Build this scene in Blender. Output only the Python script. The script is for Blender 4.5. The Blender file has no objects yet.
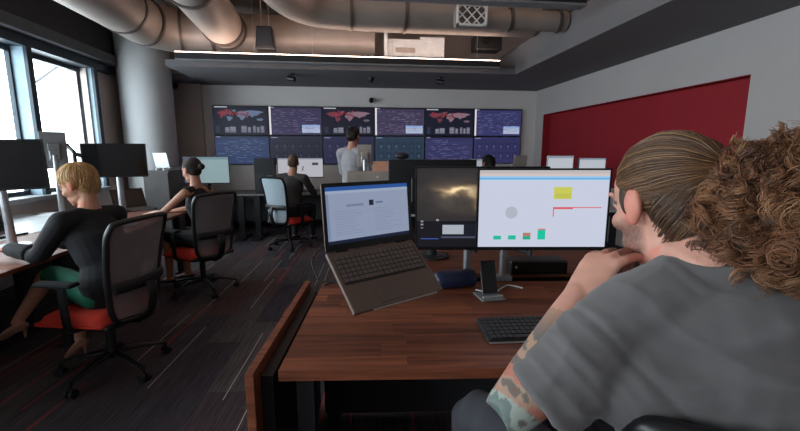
import bpy, bmesh, math, random
from mathutils import Vector, Matrix, Quaternion, noise
R = random.Random(7)
PI = math.pi
SC = bpy.context.scene
COL = SC.collection

# ------------------------------------------------------------------ camera, sky, exposure
FPX, PITCH, YAW, EYE = 400.0, math.radians(9), math.radians(7), 1.42
cam = bpy.data.objects.new('camera', bpy.data.cameras.new('camera'))
cam.data.sensor_width = 36.0
cam.data.lens = 36.0 * FPX / 800.0
cam.data.clip_start = 0.02
cam.location = (0, 0, EYE)
cam.rotation_euler = (PI/2 - PITCH, 0, -YAW)
COL.objects.link(cam)
SC.camera = cam

SC.view_settings.view_transform = 'Standard'
SC.view_settings.look = 'None'
SC.view_settings.gamma = 1.0
SC.view_settings.use_curve_mapping = False
SC.view_settings.exposure = 0.0

world = bpy.data.worlds.new('overcast_sky')
SC.world = world
world.use_nodes = True
bg = world.node_tree.nodes['Background']
bg.inputs[0].default_value = (0.90, 0.96, 1.0, 1)
bg.inputs[1].default_value = 9.0

def portal(name, loc, rot, sx, sy):                     # guides sky sampling through an opening, gives no light itself
    l = bpy.data.lights.new(name, 'AREA'); l.shape = 'RECTANGLE'; l.size = sx; l.size_y = sy
    l.cycles.is_portal = True
    o = bpy.data.objects.new(name, l); o.location = loc; o.rotation_euler = rot; COL.objects.link(o)
portal('window_portal', (-3.9, 1.9, 1.78), (0, -PI/2, 0), 1.75, 10.4)

# ------------------------------------------------------------------ pixel rays of this camera turned into places in the room
_sp, _cp, _sy, _cy = math.sin(PITCH), math.cos(PITCH), math.sin(YAW), math.cos(YAW)
def ray(px, py):
    a = (px - 400) / FPX; b = (215.5 - py) / FPX
    return Vector((_cy*a + _sy*_sp*b + _sy*_cp, -_sy*a + _cy*_sp*b + _cy*_cp, _cp*b - _sp))
def atY(px, py, y): r = ray(px, py); return Vector((0, 0, EYE)) + r * (y / r.y)
def atX(px, py, x): r = ray(px, py); return Vector((0, 0, EYE)) + r * (x / r.x)
def atZ(px, py, z): r = ray(px, py); return Vector((0, 0, EYE)) + r * ((z - EYE) / r.z)
def atD(px, py, d): return Vector((0, 0, EYE)) + ray(px, py) * d

# ------------------------------------------------------------------ materials
def lin(c):
    return tuple(((v/12.92) if v <= .04045 else ((v+.055)/1.055)**2.4) for v in c)
def hexc(r, g, b): return lin((r/255, g/255, b/255))
MATS = {}
def mat(name, rgb, rough=.6, metal=0., var=.12, scale=8., bump=0., bscale=60., spec=.5, alpha=1., stretch=None, objrand=0., sheen=0., coord='Object'):
    if name in MATS: return MATS[name]
    m = bpy.data.materials.new(name); m.use_nodes = True
    nt = m.node_tree; N = nt.nodes; L = nt.links
    p = N['Principled BSDF']
    tc = N.new('ShaderNodeTexCoord'); mp = N.new('ShaderNodeMapping')
    L.new(tc.outputs[coord], mp.inputs[0])
    if stretch: mp.inputs['Scale'].default_value = stretch
    nz = N.new('ShaderNodeTexNoise'); nz.inputs['Scale'].default_value = scale; nz.inputs['Detail'].default_value = 4
    L.new(mp.outputs[0], nz.inputs['Vector'])
    rp = N.new('ShaderNodeValToRGB')
    c = hexc(*rgb)
    rp.color_ramp.elements[0].position = .3; rp.color_ramp.elements[1].position = .7
    rp.color_ramp.elements[0].color = (*[max(0, v*(1-var)) for v in c], 1)
    rp.color_ramp.elements[1].color = (*[min(1, v*(1+var)) for v in c], 1)
    L.new(nz.outputs[0], rp.inputs[0])
    out = rp.outputs[0]
    if objrand:
        oi = N.new('ShaderNodeObjectInfo'); hs = N.new('ShaderNodeHueSaturation')
        mr = N.new('ShaderNodeMapRange'); mr.inputs[3].default_value = 1-objrand; mr.inputs[4].default_value = 1+objrand
        L.new(oi.outputs['Random'], mr.inputs[0]); L.new(mr.outputs[0], hs.inputs['Value']); L.new(out, hs.inputs['Color'])
        out = hs.outputs[0]
    L.new(out, p.inputs['Base Color'])
    p.inputs['Roughness'].default_value = rough; p.inputs['Metallic'].default_value = metal
    p.inputs['Specular IOR Level'].default_value = spec
    p.inputs['Alpha'].default_value = alpha
    if sheen: p.inputs['Sheen Weight'].default_value = sheen
    if bump:
        n2 = N.new('ShaderNodeTexNoise'); n2.inputs['Scale'].default_value = bscale; n2.inputs['Detail'].default_value = 3
        L.new(mp.outputs[0], n2.inputs['Vector'])
        b = N.new('ShaderNodeBump'); b.inputs['Strength'].default_value = bump; b.inputs['Distance'].default_value = .01
        L.new(n2.outputs[0], b.inputs['Height']); L.new(b.outputs[0], p.inputs['Normal'])
    MATS[name] = m
    return m
def emit(name, rgb, strength):
    if name in MATS: return MATS[name]
    m = bpy.data.materials.new(name); m.use_nodes = True
    nt = m.node_tree; p = nt.nodes['Principled BSDF']
    p.inputs['Base Color'].default_value = (.8, .8, .8, 1)
    p.inputs['Emission Color'].default_value = (*hexc(*rgb), 1); p.inputs['Emission Strength'].default_value = strength
    MATS[name] = m; return m
def vcol(name, rough=.55, emission=0., spec=.4, bump=0., bscale=200., sss=0., stretch=None):
    """material that takes its colour from the mesh's own colour attribute"""
    if name in MATS: return MATS[name]
    m = bpy.data.materials.new(name); m.use_nodes = True
    nt = m.node_tree; N = nt.nodes; L = nt.links; p = N['Principled BSDF']
    a = N.new('ShaderNodeVertexColor'); a.layer_name = 'Col'
    p.inputs['Roughness'].default_value = rough; p.inputs['Specular IOR Level'].default_value = spec
    if emission:
        p.inputs['Base Color'].default_value = (.01, .01, .012, 1)
        L.new(a.outputs[0], p.inputs['Emission Color']); p.inputs['Emission Strength'].default_value = emission
    else:
        L.new(a.outputs[0], p.inputs['Base Color'])
    if sss:
        p.inputs['Subsurface Weight'].default_value = sss; p.inputs['Subsurface Radius'].default_value = (.012, .004, .002)
    if bump:
        tc = N.new('ShaderNodeTexCoord'); mp = N.new('ShaderNodeMapping'); L.new(tc.outputs['Object'], mp.inputs[0])
        if stretch: mp.inputs['Scale'].default_value = stretch
        n2 = N.new('ShaderNodeTexNoise'); n2.inputs['Scale'].default_value = bscale; L.new(mp.outputs[0], n2.inputs['Vector'])
        b = N.new('ShaderNodeBump'); b.inputs['Strength'].default_value = bump; b.inputs['Distance'].default_value = .004
        L.new(n2.outputs[0], b.inputs['Height']); L.new(b.outputs[0], p.inputs['Normal'])
    MATS[name] = m; return m

M_wall = mat('wall_paint', (180, 173, 172), .85, var=.03, scale=2, bump=.05, bscale=120)
M_wall_l = mat('wall_paint_warm', (196, 184, 178), .85, var=.03, scale=2, bump=.05, bscale=120)
M_soffit = mat('soffit_paint', (104, 102, 105), .85, var=.03, scale=2)
M_beam = mat('beam_backlit_shade', (60, 58, 60), .8)  # dark tone is the beam's backlit shade put into its colour
M_ceil = mat('ceiling_paint', (190, 174, 164), .9, var=.05, scale=2)
M_red = mat('red_paint', (146, 20, 34), .75, var=.06)
M_col = mat('column_paint', (205, 206, 208), .7, var=.03, scale=2)
M_frame = mat('window_frame_metal', (52, 60, 68), .45, .4)
M_reveal = mat('window_reveal', (150, 175, 190), .5)
M_black = mat('black_plastic', (24, 24, 27), .5, var=.1)
M_blackm = mat('black_satin_plastic', (18, 18, 20), .38, var=.1)
M_dark = mat('dark_grey_plastic', (46, 46, 50), .5, var=.1)
M_grey = mat('grey_plastic', (120, 120, 122), .5)
M_white = mat('white_laminate_and_glare', (200, 202, 204), .35)  # on the window desk this white stands in for window glare
M_wplast = mat('white_plastic', (205, 208, 210), .4)
M_beige = mat('beige_plastic', (160, 150, 142), .5)
M_steel = mat('silver_metal', (175, 178, 182), .3, .85)
M_duct = mat('galvanised_duct', (146, 136, 130), .5, .3, var=.10, scale=3, bump=.03, bscale=20)
M_collar = mat('duct_collar', (96, 88, 86), .45, .6)
M_seat = mat('red_orange_fabric', (200, 52, 36), .9, bump=.2, bscale=400)
M_mesh = mat('chair_mesh', (140, 132, 134), .8, alpha=.8, var=.2, scale=200)
M_mesh2 = mat('pale_chair_mesh', (170, 186, 196), .8, alpha=.85, var=.15, scale=200)
M_lap = mat('dark_taupe_metal', (108, 88, 79), .5, .15, var=.05)
M_key = mat('key_caps', (40, 37, 37), .55)
M_navy = mat('navy_coating', (30, 38, 66), .4)
M_paper = mat('white_paper', (215, 218, 220), .8)
M_glassy = mat('dark_glass', (12, 12, 15), .12, var=.05)
M_silvert = mat('silver_trim', (190, 190, 190), .35, .6)
M_cable = mat('black_cable', (18, 18, 19), .5)

def wood_material():
    m = bpy.data.materials.new('walnut_butcher_block'); m.use_nodes = True
    nt = m.node_tree; N = nt.nodes; L = nt.links; p = N['Principled BSDF']
    tc = N.new('ShaderNodeTexCoord'); mp = N.new('ShaderNodeMapping'); mp.inputs['Scale'].default_value = (1.6, 26, 26)
    oi = N.new('ShaderNodeObjectInfo')
    L.new(tc.outputs['Object'], mp.inputs[0])
    cm = N.new('ShaderNodeCombineXYZ'); mu = N.new('ShaderNodeMath'); mu.operation = 'MULTIPLY'; mu.inputs[1].default_value = 37
    L.new(oi.outputs['Random'], mu.inputs[0]); L.new(mu.outputs[0], cm.inputs[0]); L.new(mu.outputs[0], cm.inputs[1])
    L.new(cm.outputs[0], mp.inputs['Location'])
    nz = N.new('ShaderNodeTexNoise'); nz.inputs['Scale'].default_value = 1.6; nz.inputs['Detail'].default_value = 6; nz.inputs['Distortion'].default_value = .4
    L.new(mp.outputs[0], nz.inputs['Vector'])
    rp = N.new('ShaderNodeValToRGB'); e = rp.color_ramp.elements
    e[0].position = .28; e[0].color = (*hexc(88, 45, 31), 1); e[1].position = .72; e[1].color = (*hexc(150, 85, 58), 1)
    L.new(nz.outputs[0], rp.inputs[0])
    hs = N.new('ShaderNodeHueSaturation'); mr = N.new('ShaderNodeMapRange'); mr.inputs[3].default_value = .62; mr.inputs[4].default_value = 1.22
    L.new(oi.outputs['Random'], mr.inputs[0]); L.new(mr.outputs[0], hs.inputs['Value']); L.new(rp.outputs[0], hs.inputs['Color'])
    L.new(hs.outputs[0], p.inputs['Base Color']); p.inputs['Roughness'].default_value = .5; p.inputs['Specular IOR Level'].default_value = .3
    b = N.new('ShaderNodeBump'); b.inputs['Strength'].default_value = .08; b.inputs['Distance'].default_value = .002
    L.new(nz.outputs[0], b.inputs['Height']); L.new(b.outputs[0], p.inputs['Normal'])
    return m
M_wood = wood_material()

def carpet_material():
    m = bpy.data.materials.new('striped_carpet'); m.use_nodes = True
    nt = m.node_tree; N = nt.nodes; L = nt.links; p = N['Principled BSDF']
    p.inputs['Roughness'].default_value = .95; p.inputs['Specular IOR Level'].default_value = .15
    tc = N.new('ShaderNodeTexCoord'); mp = N.new('ShaderNodeMapping'); mp.inputs['Rotation'].default_value = (0, 0, math.radians(3))
    L.new(tc.outputs['Object'], mp.inputs[0])
    sx = N.new('ShaderNodeSeparateXYZ'); L.new(mp.outputs[0], sx.inputs[0])
    def mth(op, a, b=None):
        n = N.new('ShaderNodeMath'); n.operation = op
        for i, v in enumerate((a, b)):
            if v is None: continue
            if isinstance(v, (int, float)): n.inputs[i].default_value = v
            else: L.new(v, n.inputs[i])
        return n.outputs[0]
    def white(a, b):
        c = N.new('ShaderNodeCombineXYZ'); L.new(a, c.inputs[0])
        if b is not None: L.new(b, c.inputs[1])
        w = N.new('ShaderNodeTexWhiteNoise'); w.noise_dimensions = '2D'; L.new(c.outputs[0], w.inputs['Vector']); return w.outputs['Value']
    X, Y = sx.outputs[0], sx.outputs[1]
    # carpet planks: 0.25 m wide, 1 m long, each with a tone of its own
    u = mth('MULTIPLY', X, 4.0); iu = mth('FLOOR', u); ru = white(iu, None)
    v = mth('ADD', Y, mth('MULTIPLY', ru, 5.0)); iv = mth('FLOOR', v); rp_ = white(iu, iv)
    ramp = N.new('ShaderNodeValToRGB'); ramp.color_ramp.interpolation = 'CONSTANT'
    cols = [(74, 68, 71), (64, 59, 65), (82, 75, 76), (72, 61, 64), (86, 68, 69), (69, 65, 71)]
    for i, c in enumerate(cols):
        e = ramp.color_ramp.elements[i] if i < 2 else ramp.color_ramp.elements.new(i/len(cols))
        e.position = i/len(cols); e.color = (*hexc(*c), 1)
    L.new(rp_, ramp.inputs[0])
    # fine yarn streaks along each plank
    mp2 = N.new('ShaderNodeMapping'); mp2.inputs['Scale'].default_value = (90, 3.5, 1); L.new(mp.outputs[0], mp2.inputs[0])
    nz = N.new('ShaderNodeTexNoise'); nz.inputs['Scale'].default_value = 1; nz.inputs['Detail'].default_value = 3; L.new(mp2.outputs[0], nz.inputs['Vector'])
    mrr = N.new('ShaderNodeMapRange'); mrr.inputs[1].default_value = .3; mrr.inputs[2].default_value = .7; mrr.inputs[3].default_value = .6; mrr.inputs[4].default_value = 1.4
    L.new(nz.outputs[0], mrr.inputs[0])
    mul = N.new('ShaderNodeMixRGB'); mul.blend_type = 'MULTIPLY'; mul.inputs[0].default_value = 1
    L.new(ramp.outputs[0], mul.inputs[1]); L.new(mrr.outputs[0], mul.inputs[2])
    # scattered coloured pin stripes
    s = mth('MULTIPLY', X, 12.0); is_ = mth('FLOOR', s); fs = mth('FRACT', s); rs = white(mth('ADD', is_, 51.3), None)
    t = mth('ADD', mth('MULTIPLY', Y, 1.15), mth('MULTIPLY', rs, 9.0)); it = mth('FLOOR', t); rt = white(is_, mth('ADD', it, 3.7))
    thin = mth('MULTIPLY', mth('GREATER_THAN', fs, .44), mth('LESS_THAN', fs, .51))
    red = mth('MULTIPLY', thin, mth('GREATER_THAN', rt, .885))
    gry = mth('MULTIPLY', thin, mth('MULTIPLY', mth('GREATER_THAN', rt, .77), mth('LESS_THAN', rt, .885)))
    m1 = N.new('ShaderNodeMixRGB'); L.new(red, m1.inputs[0]); L.new(mul.outputs[0], m1.inputs[1]); m1.inputs[2].default_value = (*hexc(196, 52, 54), 1)
    m2 = N.new('ShaderNodeMixRGB'); L.new(gry, m2.inputs[0]); L.new(m1.outputs[0], m2.inputs[1]); m2.inputs[2].default_value = (*hexc(178, 168, 164), 1)
    L.new(m2.outputs[0], p.inputs['Base Color'])
    b = N.new('ShaderNodeBump'); b.inputs['Strength'].default_value = .3; b.inputs['Distance'].default_value = .004
    L.new(nz.outputs[0], b.inputs['Height']); L.new(b.outputs[0], p.inputs['Normal'])
    return m
M_carpet = carpet_material()

def glass_material():
    m = bpy.data.materials.new('window_glass'); m.use_nodes = True
    nt = m.node_tree; N = nt.nodes; L = nt.links; N.remove(N['Principled BSDF'])
    t = N.new('ShaderNodeBsdfTransparent'); t.inputs[0].default_value = (.93, .97, .98, 1)
    g = N.new('ShaderNodeBsdfGlossy'); g.inputs['Roughness'].default_value = .02
    lw = N.new('ShaderNodeLayerWeight'); fr = N.new('ShaderNodeMath'); fr.operation = 'POWER'; fr.inputs[1].default_value = 5.0
    L.new(lw.outputs['Facing'], fr.inputs[0])
    mx = N.new('ShaderNodeMixShader'); L.new(fr.outputs[0], mx.inputs[0]); L.new(t.outputs[0], mx.inputs[1]); L.new(g.outputs[0], mx.inputs[2])
    L.new(mx.outputs[0], N['Material Output'].inputs[0]); return m
M_glass = glass_material()
M_screen = vcol('lit_screen_image', .35, emission=1.0)

# ------------------------------------------------------------------ mesh helpers
class MB:
    def __init__(s): s.v = []; s.f = []; s.c = []
    def add(s, vs, fs, col=None):
        o = len(s.v); s.v += [Vector(v) for v in vs]
        for f in fs: s.f.append([i+o for i in f]); s.c.append(col)
        return s
    def box(s, c, size, rot=None, col=None):
        c = Vector(c); h = [x/2 for x in size]
        vs = [Vector((x*h[0], y*h[1], z*h[2])) for x in (-1, 1) for y in (-1, 1) for z in (-1, 1)]
        if rot is not None: vs = [rot @ v for v in vs]
        return s.add([v + c for v in vs], [(0, 1, 3, 2), (4, 6, 7, 5), (0, 4, 5, 1), (2, 3, 7, 6), (0, 2, 6, 4), (1, 5, 7, 3)], col)
    def span(s, a, b, col=None):
        return s.box([(a[i]+b[i])/2 for i in range(3)], [abs(b[i]-a[i]) for i in range(3)], None, col)
    def loft(s, pts, rads, seg=12, up=(0, 0, 1), cap=True, col=None, closed=False):
        """rings of (rx, ry) along a path; rx across up, ry along up"""
        pts = [Vector(p) for p in pts]; n = len(pts); rings = []; up = Vector(up)
        prev = None
        for i, p in enumerate(pts):
            t = (pts[min(i+1, n-1)] - pts[max(i-1, 0)])
            if t.length < 1e-9: t = Vector((0, 0, 1))
            t.normalize()
            u = up - t * up.dot(t)
            if u.length < .15:
                u = (prev - t*prev.dot(t)) if prev is not None else Vector((0, 1, 0)) - t * t.y
                if u.length < .1: u = Vector((1, 0, 0)) - t*t.x
            u.normalize(); prev = u; w = t.cross(u)
            r = rads[i] if isinstance(rads, (list, tuple)) and not isinstance(rads[0], (int, float)) or isinstance(rads, list) else rads
            rx, ry = (r, r) if isinstance(r, (int, float)) else r
            rings.append([p + w*(rx*math.cos(2*PI*k/seg)) + u*(ry*math.sin(2*PI*k/seg)) for k in range(seg)])
        vs = [v for r_ in rings for v in r_]; fs = []
        for i in range(n-1):
            for k in range(seg): fs.append((i*seg+k, i*seg+(k+1) % seg, (i+1)*seg+(k+1) % seg, (i+1)*seg+k))
        if cap: fs.append(tuple(range(seg))[::-1]); fs.append(tuple((n-1)*seg+k for k in range(seg)))
        return s.add(vs, fs, col)
    def cyl(s, a, b, r, seg=16, r2=None, col=None): return s.loft([a, b], [r, r if r2 is None else r2], seg, up=(0.13, .31, .94), col=col)
    def ell(s, c, r, rot=None, seg=16, rings=10, col=None):
        c = Vector(c); vs = []; fs = []
        for i in range(rings+1):
            th = PI*i/rings
            for k in range(seg):
                v = Vector((r[0]*math.sin(th)*math.cos(2*PI*k/seg), r[1]*math.sin(th)*math.sin(2*PI*k/seg), r[2]*math.cos(th)))
                vs.append((rot @ v if rot is not None else v) + c)
        for i in range(rings):
            for k in range(seg): fs.append((i*seg+k, (i+1)*seg+k, (i+1)*seg+(k+1) % seg, i*seg+(k+1) % seg))
        return s.add(vs, fs, col)
    def lathe(s, prof, c=(0, 0, 0), seg=20, col=None):
        c = Vector(c); n = len(prof); vs = []; fs = []
        for r, z in prof:
            for k in range(seg): vs.append(c + Vector((r*math.cos(2*PI*k/seg), r*math.sin(2*PI*k/seg), z)))
        for i in range(n-1):
            for k in range(seg): fs.append((i*seg+k, i*seg+(k+1) % seg, (i+1)*seg+(k+1) % seg, (i+1)*seg+k))
        fs.append(tuple(range(seg))[::-1]); fs.append(tuple((n-1)*seg+k for k in range(seg)))
        return s.add(vs, fs, col)
    def prism(s, poly, d, col=None):                    # poly: list of points, extruded by vector d
        d = Vector(d); n = len(poly); vs = [Vector(p) for p in poly] + [Vector(p)+d for p in poly]
        return s.add(vs, [tuple(range(n))[::-1], tuple(range(n, 2*n))] + [(i, (i+1) % n, (i+1) % n+n, i+n) for i in range(n)], col)
    def mesh(s, name):
        me = bpy.data.meshes.new(name); me.from_pydata([tuple(v) for v in s.v], [], s.f)
        me.validate()
        bm = bmesh.new(); bm.from_mesh(me); bmesh.ops.recalc_face_normals(bm, faces=bm.faces); bm.to_mesh(me); bm.free()
        return me
def link(o, parent=None):
    COL.objects.link(o)
    if parent is not None: o.parent = parent
    return o
def obj(name, mb, m, parent=None, bevel=0., smooth=False, kind=None, label=None, seg=2):
    colored = any(c is not None for c in mb.c)
    if colored:
        me = bpy.data.meshes.new(name); me.from_pydata([tuple(v) for v in mb.v], [], mb.f)
        a = me.color_attributes.new('Col', 'FLOAT_COLOR', 'CORNER'); i = 0; vals = []
        for f, c in zip(mb.f, mb.c): vals += [*(c or (0, 0, 0)), 1.0] * len(f)
        a.data.foreach_set('color', vals)
    else: me = mb.mesh(name)
    me.materials.append(m)
    o = link(bpy.data.objects.new(name, me), parent)
    if smooth:
        for p in me.polygons: p.use_smooth = True
    if bevel:
        b = o.modifiers.new('edge', 'BEVEL'); b.width = bevel; b.segments = seg; b.limit_method = 'ANGLE'; b.angle_limit = math.radians(50)
    if smooth and not bevel:
        me.set_sharp_from_angle(angle=math.radians(50))
    if kind: o['kind'] = kind
    if label: o['label'] = label
    return o
def tag(o, label, cat, group=None):
    o['label'] = label; o['category'] = cat
    if group: o['group'] = group
    return o
def thing(name, label, cat, loc=(0, 0, 0), rz=0., group=None, rot=None):
    o = bpy.data.objects.new(name, None); COL.objects.link(o); o.empty_display_size = .1
    o.location = loc; o.rotation_euler = rot if rot is not None else (0, 0, rz)
    return tag(o, label, cat, group)
def struct(name, mb, m, parent=None, **k):
    o = obj(name, mb, m, parent, **k)
    if parent is None: o['kind'] = 'structure'
    return o
def copy_tree(o, loc, rz, label, parent=None):
    c = o.copy(); COL.objects.link(c)
    if parent is not None: c.parent = parent
    else: c.location = loc; c.rotation_euler = (0, 0, rz); c['label'] = label
    for ch in o.children: copy_tree(ch, None, None, None, c)
    return c
def catmull(pts, n=6):
    pts = [Vector(p) for p in pts]; out = []
    P = [pts[0]*2-pts[1]] + pts + [pts[-1]*2-pts[-2]]
    for i in range(1, len(P)-2):
        for k in range(n):
            t = k/n; a, b, c, d = P[i-1:i+3]
            out.append(.5*((2*b)+(c-a)*t+(2*a-5*b+4*c-d)*t*t+(3*b-a-3*c+d)*t**3))
    out.append(pts[-1]); return out
def lerp_list(vals, n):
    out = []
    for i in range(len(vals)-1):
        for k in range(n):
            t = k/n; a, b = vals[i], vals[i+1]
            if not isinstance(a, (int, float)): out.append(tuple(a[j]*(1-t)+b[j]*t for j in range(2)))
            else: out.append(a*(1-t)+b*t)
    out.append(vals[-1]); return out
def tube(mb, pts, r, n=6, seg=8, col=None):
    p = catmull(pts, n); rr = lerp_list(r, n) if isinstance(r, list) else [r]*len(p)
    return mb.loft(p, rr, seg, up=(.12, .33, .93), col=col)

# ------------------------------------------------------------------ room shell
XL, XR, YB, YF, ZC = -3.6, 3.78, 8.0, -4.2, 3.75
struct('floor', MB().span((-4.2, YF-.3, -.1), (4.2, YB+.3, 0)), M_carpet)
struct('ceiling', MB().span((-4.2, YF-.3, ZC), (4.2, YB+.3, ZC+.1)), M_ceil)
wb = struct('wall_back', MB().span((-4.2, YB, 0), (4.2, YB+.15, ZC)), mat('wall_paint_lit', (222, 214, 212), .85, var=.03, scale=2))  # paler copy of the wall paint, pendant light put into its colour
lx = atY(204, 120, YB).x
struct('wall_left_return', MB().span((-3.6, YB-.09, 0), (lx, YB, 2.64)), M_wall_l)
struct('wall_front', MB().span((-4.2, YF-.15, 0), (4.2, YF, ZC)), M_wall)
# right wall with the red recess cut in it
ry0, ry1, rz0, rz1 = 3.515, 7.67, .9, 2.15
wr = MB()
wr.span((XR, YF, 0), (XR+.15, ry0, ZC)); wr.span((XR, ry1, 0), (XR+.15, YB, ZC))
wr.span((XR, ry0, rz1), (XR+.15, ry1, ZC)); wr.span((XR, ry0, 0), (XR+.15, ry1, rz0))
wro = struct('wall_right', wr, M_wall)
struct('recess_panel', MB().span((XR+.15, ry0-.02, rz0-.02), (XR+.19, ry1+.02, rz1+.02)), M_red, wro)
rl = MB(); t_ = .006
rl.span((XR+.004, ry0, rz1-t_), (XR+.15, ry1, rz1)); rl.span((XR+.004, ry0, rz0), (XR+.15, ry1, rz0+t_))
rl.span((XR+.004, ry0, rz0), (XR+.15, ry0+t_, rz1)); rl.span((XR+.004, ry1-t_, rz0), (XR+.15, ry1, rz1))
struct('recess_lining', rl, M_red, wro)
# dropped soffits along the right and back walls, beam above the windows with its backlit shade painted dark
struct('trim_1', MB().span((2.62, YF, 2.64), (XR, YB, 3.05)), M_soffit, bevel=.004)
struct('trim_2', MB().span((-2.60, 6.35, 2.64), (2.62, YB, 2.73)).span((-3.6, 7.45, 2.64), (-2.60, YB, 2.73)), M_soffit, bevel=.004)
struct('trim_3', MB().span((XL-.6, YF, 2.86), (XL+.02, 6.95, ZC)), M_beam, bevel=.004)
struct('trim_4', MB().span((XL-.6, YF, 2.72), (XL+.10, 6.95, 2.86)), mat('beam_ledge', (86, 86, 90), .7), bevel=.01)
# window wall: low sill wall, mullions, panes
SILL, HEAD = .92, 2.60
struct('wall_left', MB().span((XL-.35, YF, 0), (XL-.03, 6.95, SILL-.05)).span((XL-.35, 6.42, 0), (XL-.1, YB, ZC)), M_wall_l)
struct('trim_5', MB().span((XL-.37, YF, SILL-.05), (XL+.06, 6.42, SILL)), mat('sill_board', (150, 152, 155), .5), bevel=.006)
struct('trim_6', MB().span((XL-.3, YF, HEAD), (XL, 6.95, 2.72)), M_frame)
pitch = 1.21
for i in range(9):
    y1 = 6.50 - pitch*i; y0 = y1 - pitch
    if y0 < YF: break
    w = bpy.data.objects.new('window_%d' % (i+1), None); COL.objects.link(w); w.location = (XL-.2, (y0+y1)/2, SILL); w['kind'] = 'structure'
    P = lambda mb: mb
    h = HEAD-SILL; hw = pitch/2
    obj('mullion', MB().span((.16, hw-.07, 0), (.2, hw+.01, h)), M_frame, w, bevel=.003)
    obj('reveal', MB().span((-.02, hw-.055, 0), (.16, hw-.005, h)), M_reveal, w)
    fr = MB()
    fr.span((-.03, -hw+.02, 0), (.02, -hw+.05, h)); fr.span((-.03, hw-.08, 0), (.02, hw-.055, h))
    fr.span((-.03, -hw+.05, 0), (.02, hw-.08, .05)); fr.span((-.03, -hw+.05, h-.06), (.02, hw-.08, h))
    obj('window_frame', fr, M_frame, w)
    obj('pane', MB().span((-.008, -hw+.05, .05), (.002, hw-.08, h-.06)), M_glass, w)
# round concrete column in front of the back left corner
cp_ = Vector((-3.24, 7.13, 0)); 
struct('column', MB().lathe([(.375, 0), (.375, ZC)], cp_, 40), M_col, smooth=True)
struct('baseboard_back', MB().span((-3.6, YB-.105, 0), (lx, YB-.09, .1)).span((lx, YB-.015, 0), (XR, YB, .1)), M_dark)
struct('baseboard_right', MB().span((XR-.015, YF, 0), (XR, YB, .1)), M_dark)
# overhead line outside the window
tag(obj('overhead_cable', MB().cyl(atX(36, 82, -9), atX(110, 30, -9), .04, 6), M_dark), 'thin dark overhead cable crossing the sky outside the window', 'cable')

# ------------------------------------------------------------------ ducts and ceiling services
def ring(mb, c, d, r, w=.04, ro=.014):
    c = Vector(c); d = Vector(d).normalized(); mb.cyl(c-d*w/2, c+d*w/2, r+ro, 32)
def duct(label, path, r, collars, name='air_duct', grp=None):
    t = thing(name, label, 'duct', path[0], group=grp)
    o = Vector(path[0]); pts = catmull([Vector(p)-o for p in path], 8)
    obj('duct_pipe', MB().loft(pts, [r]*len(pts), 32, up=(.1, .2, .97)), M_duct, t, smooth=True)
    for c, d in collars:
        b = MB(); ring(b, Vector(c)-o, d, r); obj('collar', b, M_collar, t, smooth=True)
    return t
zA = 3.16
duct('large round duct running along the window side and bending right above the light bar',
     [(-2.73, YF+.2, zA), (-2.73, 0, zA), (-2.73, 4, zA), (-2.73, 5.6, zA), (-2.74, 6.15, zA), (-2.45, 6.52, zA), (-1.9, 6.62, zA), (-.8, 6.64, zA), (.4, 6.64, zA)], .30,
     [((-2.73, 5.55, zA), (0, 1, 0)), ((-2.73, 6.12, zA), (.25, 1, 0)), ((-2.4, 6.54, zA), (1, .25, 0)), ((-1.95, 6.62, zA), (1, 0, 0))])
zB = 3.20
duct('short round duct sloping down into the cross duct, second from the windows',
     [(-1.72, 3.6, zB+.25), (-1.72, 4.6, zB+.12), (-1.72, 5.4, zB+.02), (-1.72, 6.3, zB-.06)], .27,
     [((-1.72, 6.27, zB-.06), (0, 1, -.06)), ((-1.72, 6.1, zB-.05), (0, 1, -.06)), ((-1.72, 5.0, zB+.06), (0, 1, -.12))])
zD = 3.30
duct('wide round duct curving right high under the ceiling behind the light bar',
     [(-.78, 3.2, zD+.1), (-.78, 4.4, zD+.06), (-.74, 5.0, zD+.02), (-.5, 5.45, zD), (.0, 5.62, zD), (.8, 5.65, zD), (2.55, 5.65, zD)], .29,
     [((-.78, 4.3, zD+.06), (0, 1, 0)), ((.05, 5.63, zD), (1, 0, 0)), ((.75, 5.65, zD), (1, 0, 0))])
duct('slim grey duct above the dropped soffit at the right',
     [(1.25, 4.85, 2.97), (1.6, 4.85, 2.97), (2.2, 4.85, 2.97), (2.60, 4.85, 2.97)], .115, [((1.9, 4.85, 2.97), (1, 0, 0)), ((2.5, 4.85, 2.97), (1, 0, 0))])
# long light bars hanging on wires
M_led = emit('light_bar_diffuser', (255, 220, 200), 13.0)
def light_bar(x0, x1, y, z, label, slope=0.):
    t = thing('pendant_light', label, 'light', ((x0+x1)/2, y, z), group=None)
    L = (x1-x0)/2
    b = MB(); b.span((-L, -.06, -.085), (L, .06, 0)); obj('housing', b, M_black, t, bevel=.004)
    obj('diffuser', MB().span((-L+.01, -.062, 0), (L-.01, .055, .007)), M_led, t)
    obj('lower_trim', MB().span((-L, -.068, -.105), (L, .06, -.085)), M_grey, t)
    for k in (-.55, -.2, .3, .85):
        obj('suspension_wire', MB().cyl((L*k, 0, .014), (L*k, 0, ZC-z), .003, 6), M_steel, t)
light_bar(-2.31, 2.22, 6.0, 2.745, 'long black light bar glowing upward, hung in front of the dark back soffit')
light_bar(-2.2, 2.3, 3.95, 2.925, 'nearer black light bar whose end shows at the top of the room')
t = thing('ceiling_unit', 'white boxy air handling unit behind the long light bar', 'air conditioner', atY(414, 58, 6.45))
obj('casing', MB().span((-.42, -.1, 0), (.46, .35, .25)), M_wplast, t, bevel=.01)
obj('upper_casing', MB().span((.08, -.104, .2), (.46, .34, .29)), M_wplast, t, bevel=.01)
obj('intake_grille', MB().span((-.3, -.112, .05), (.0, -.1, .12)), M_beige, t)
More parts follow.
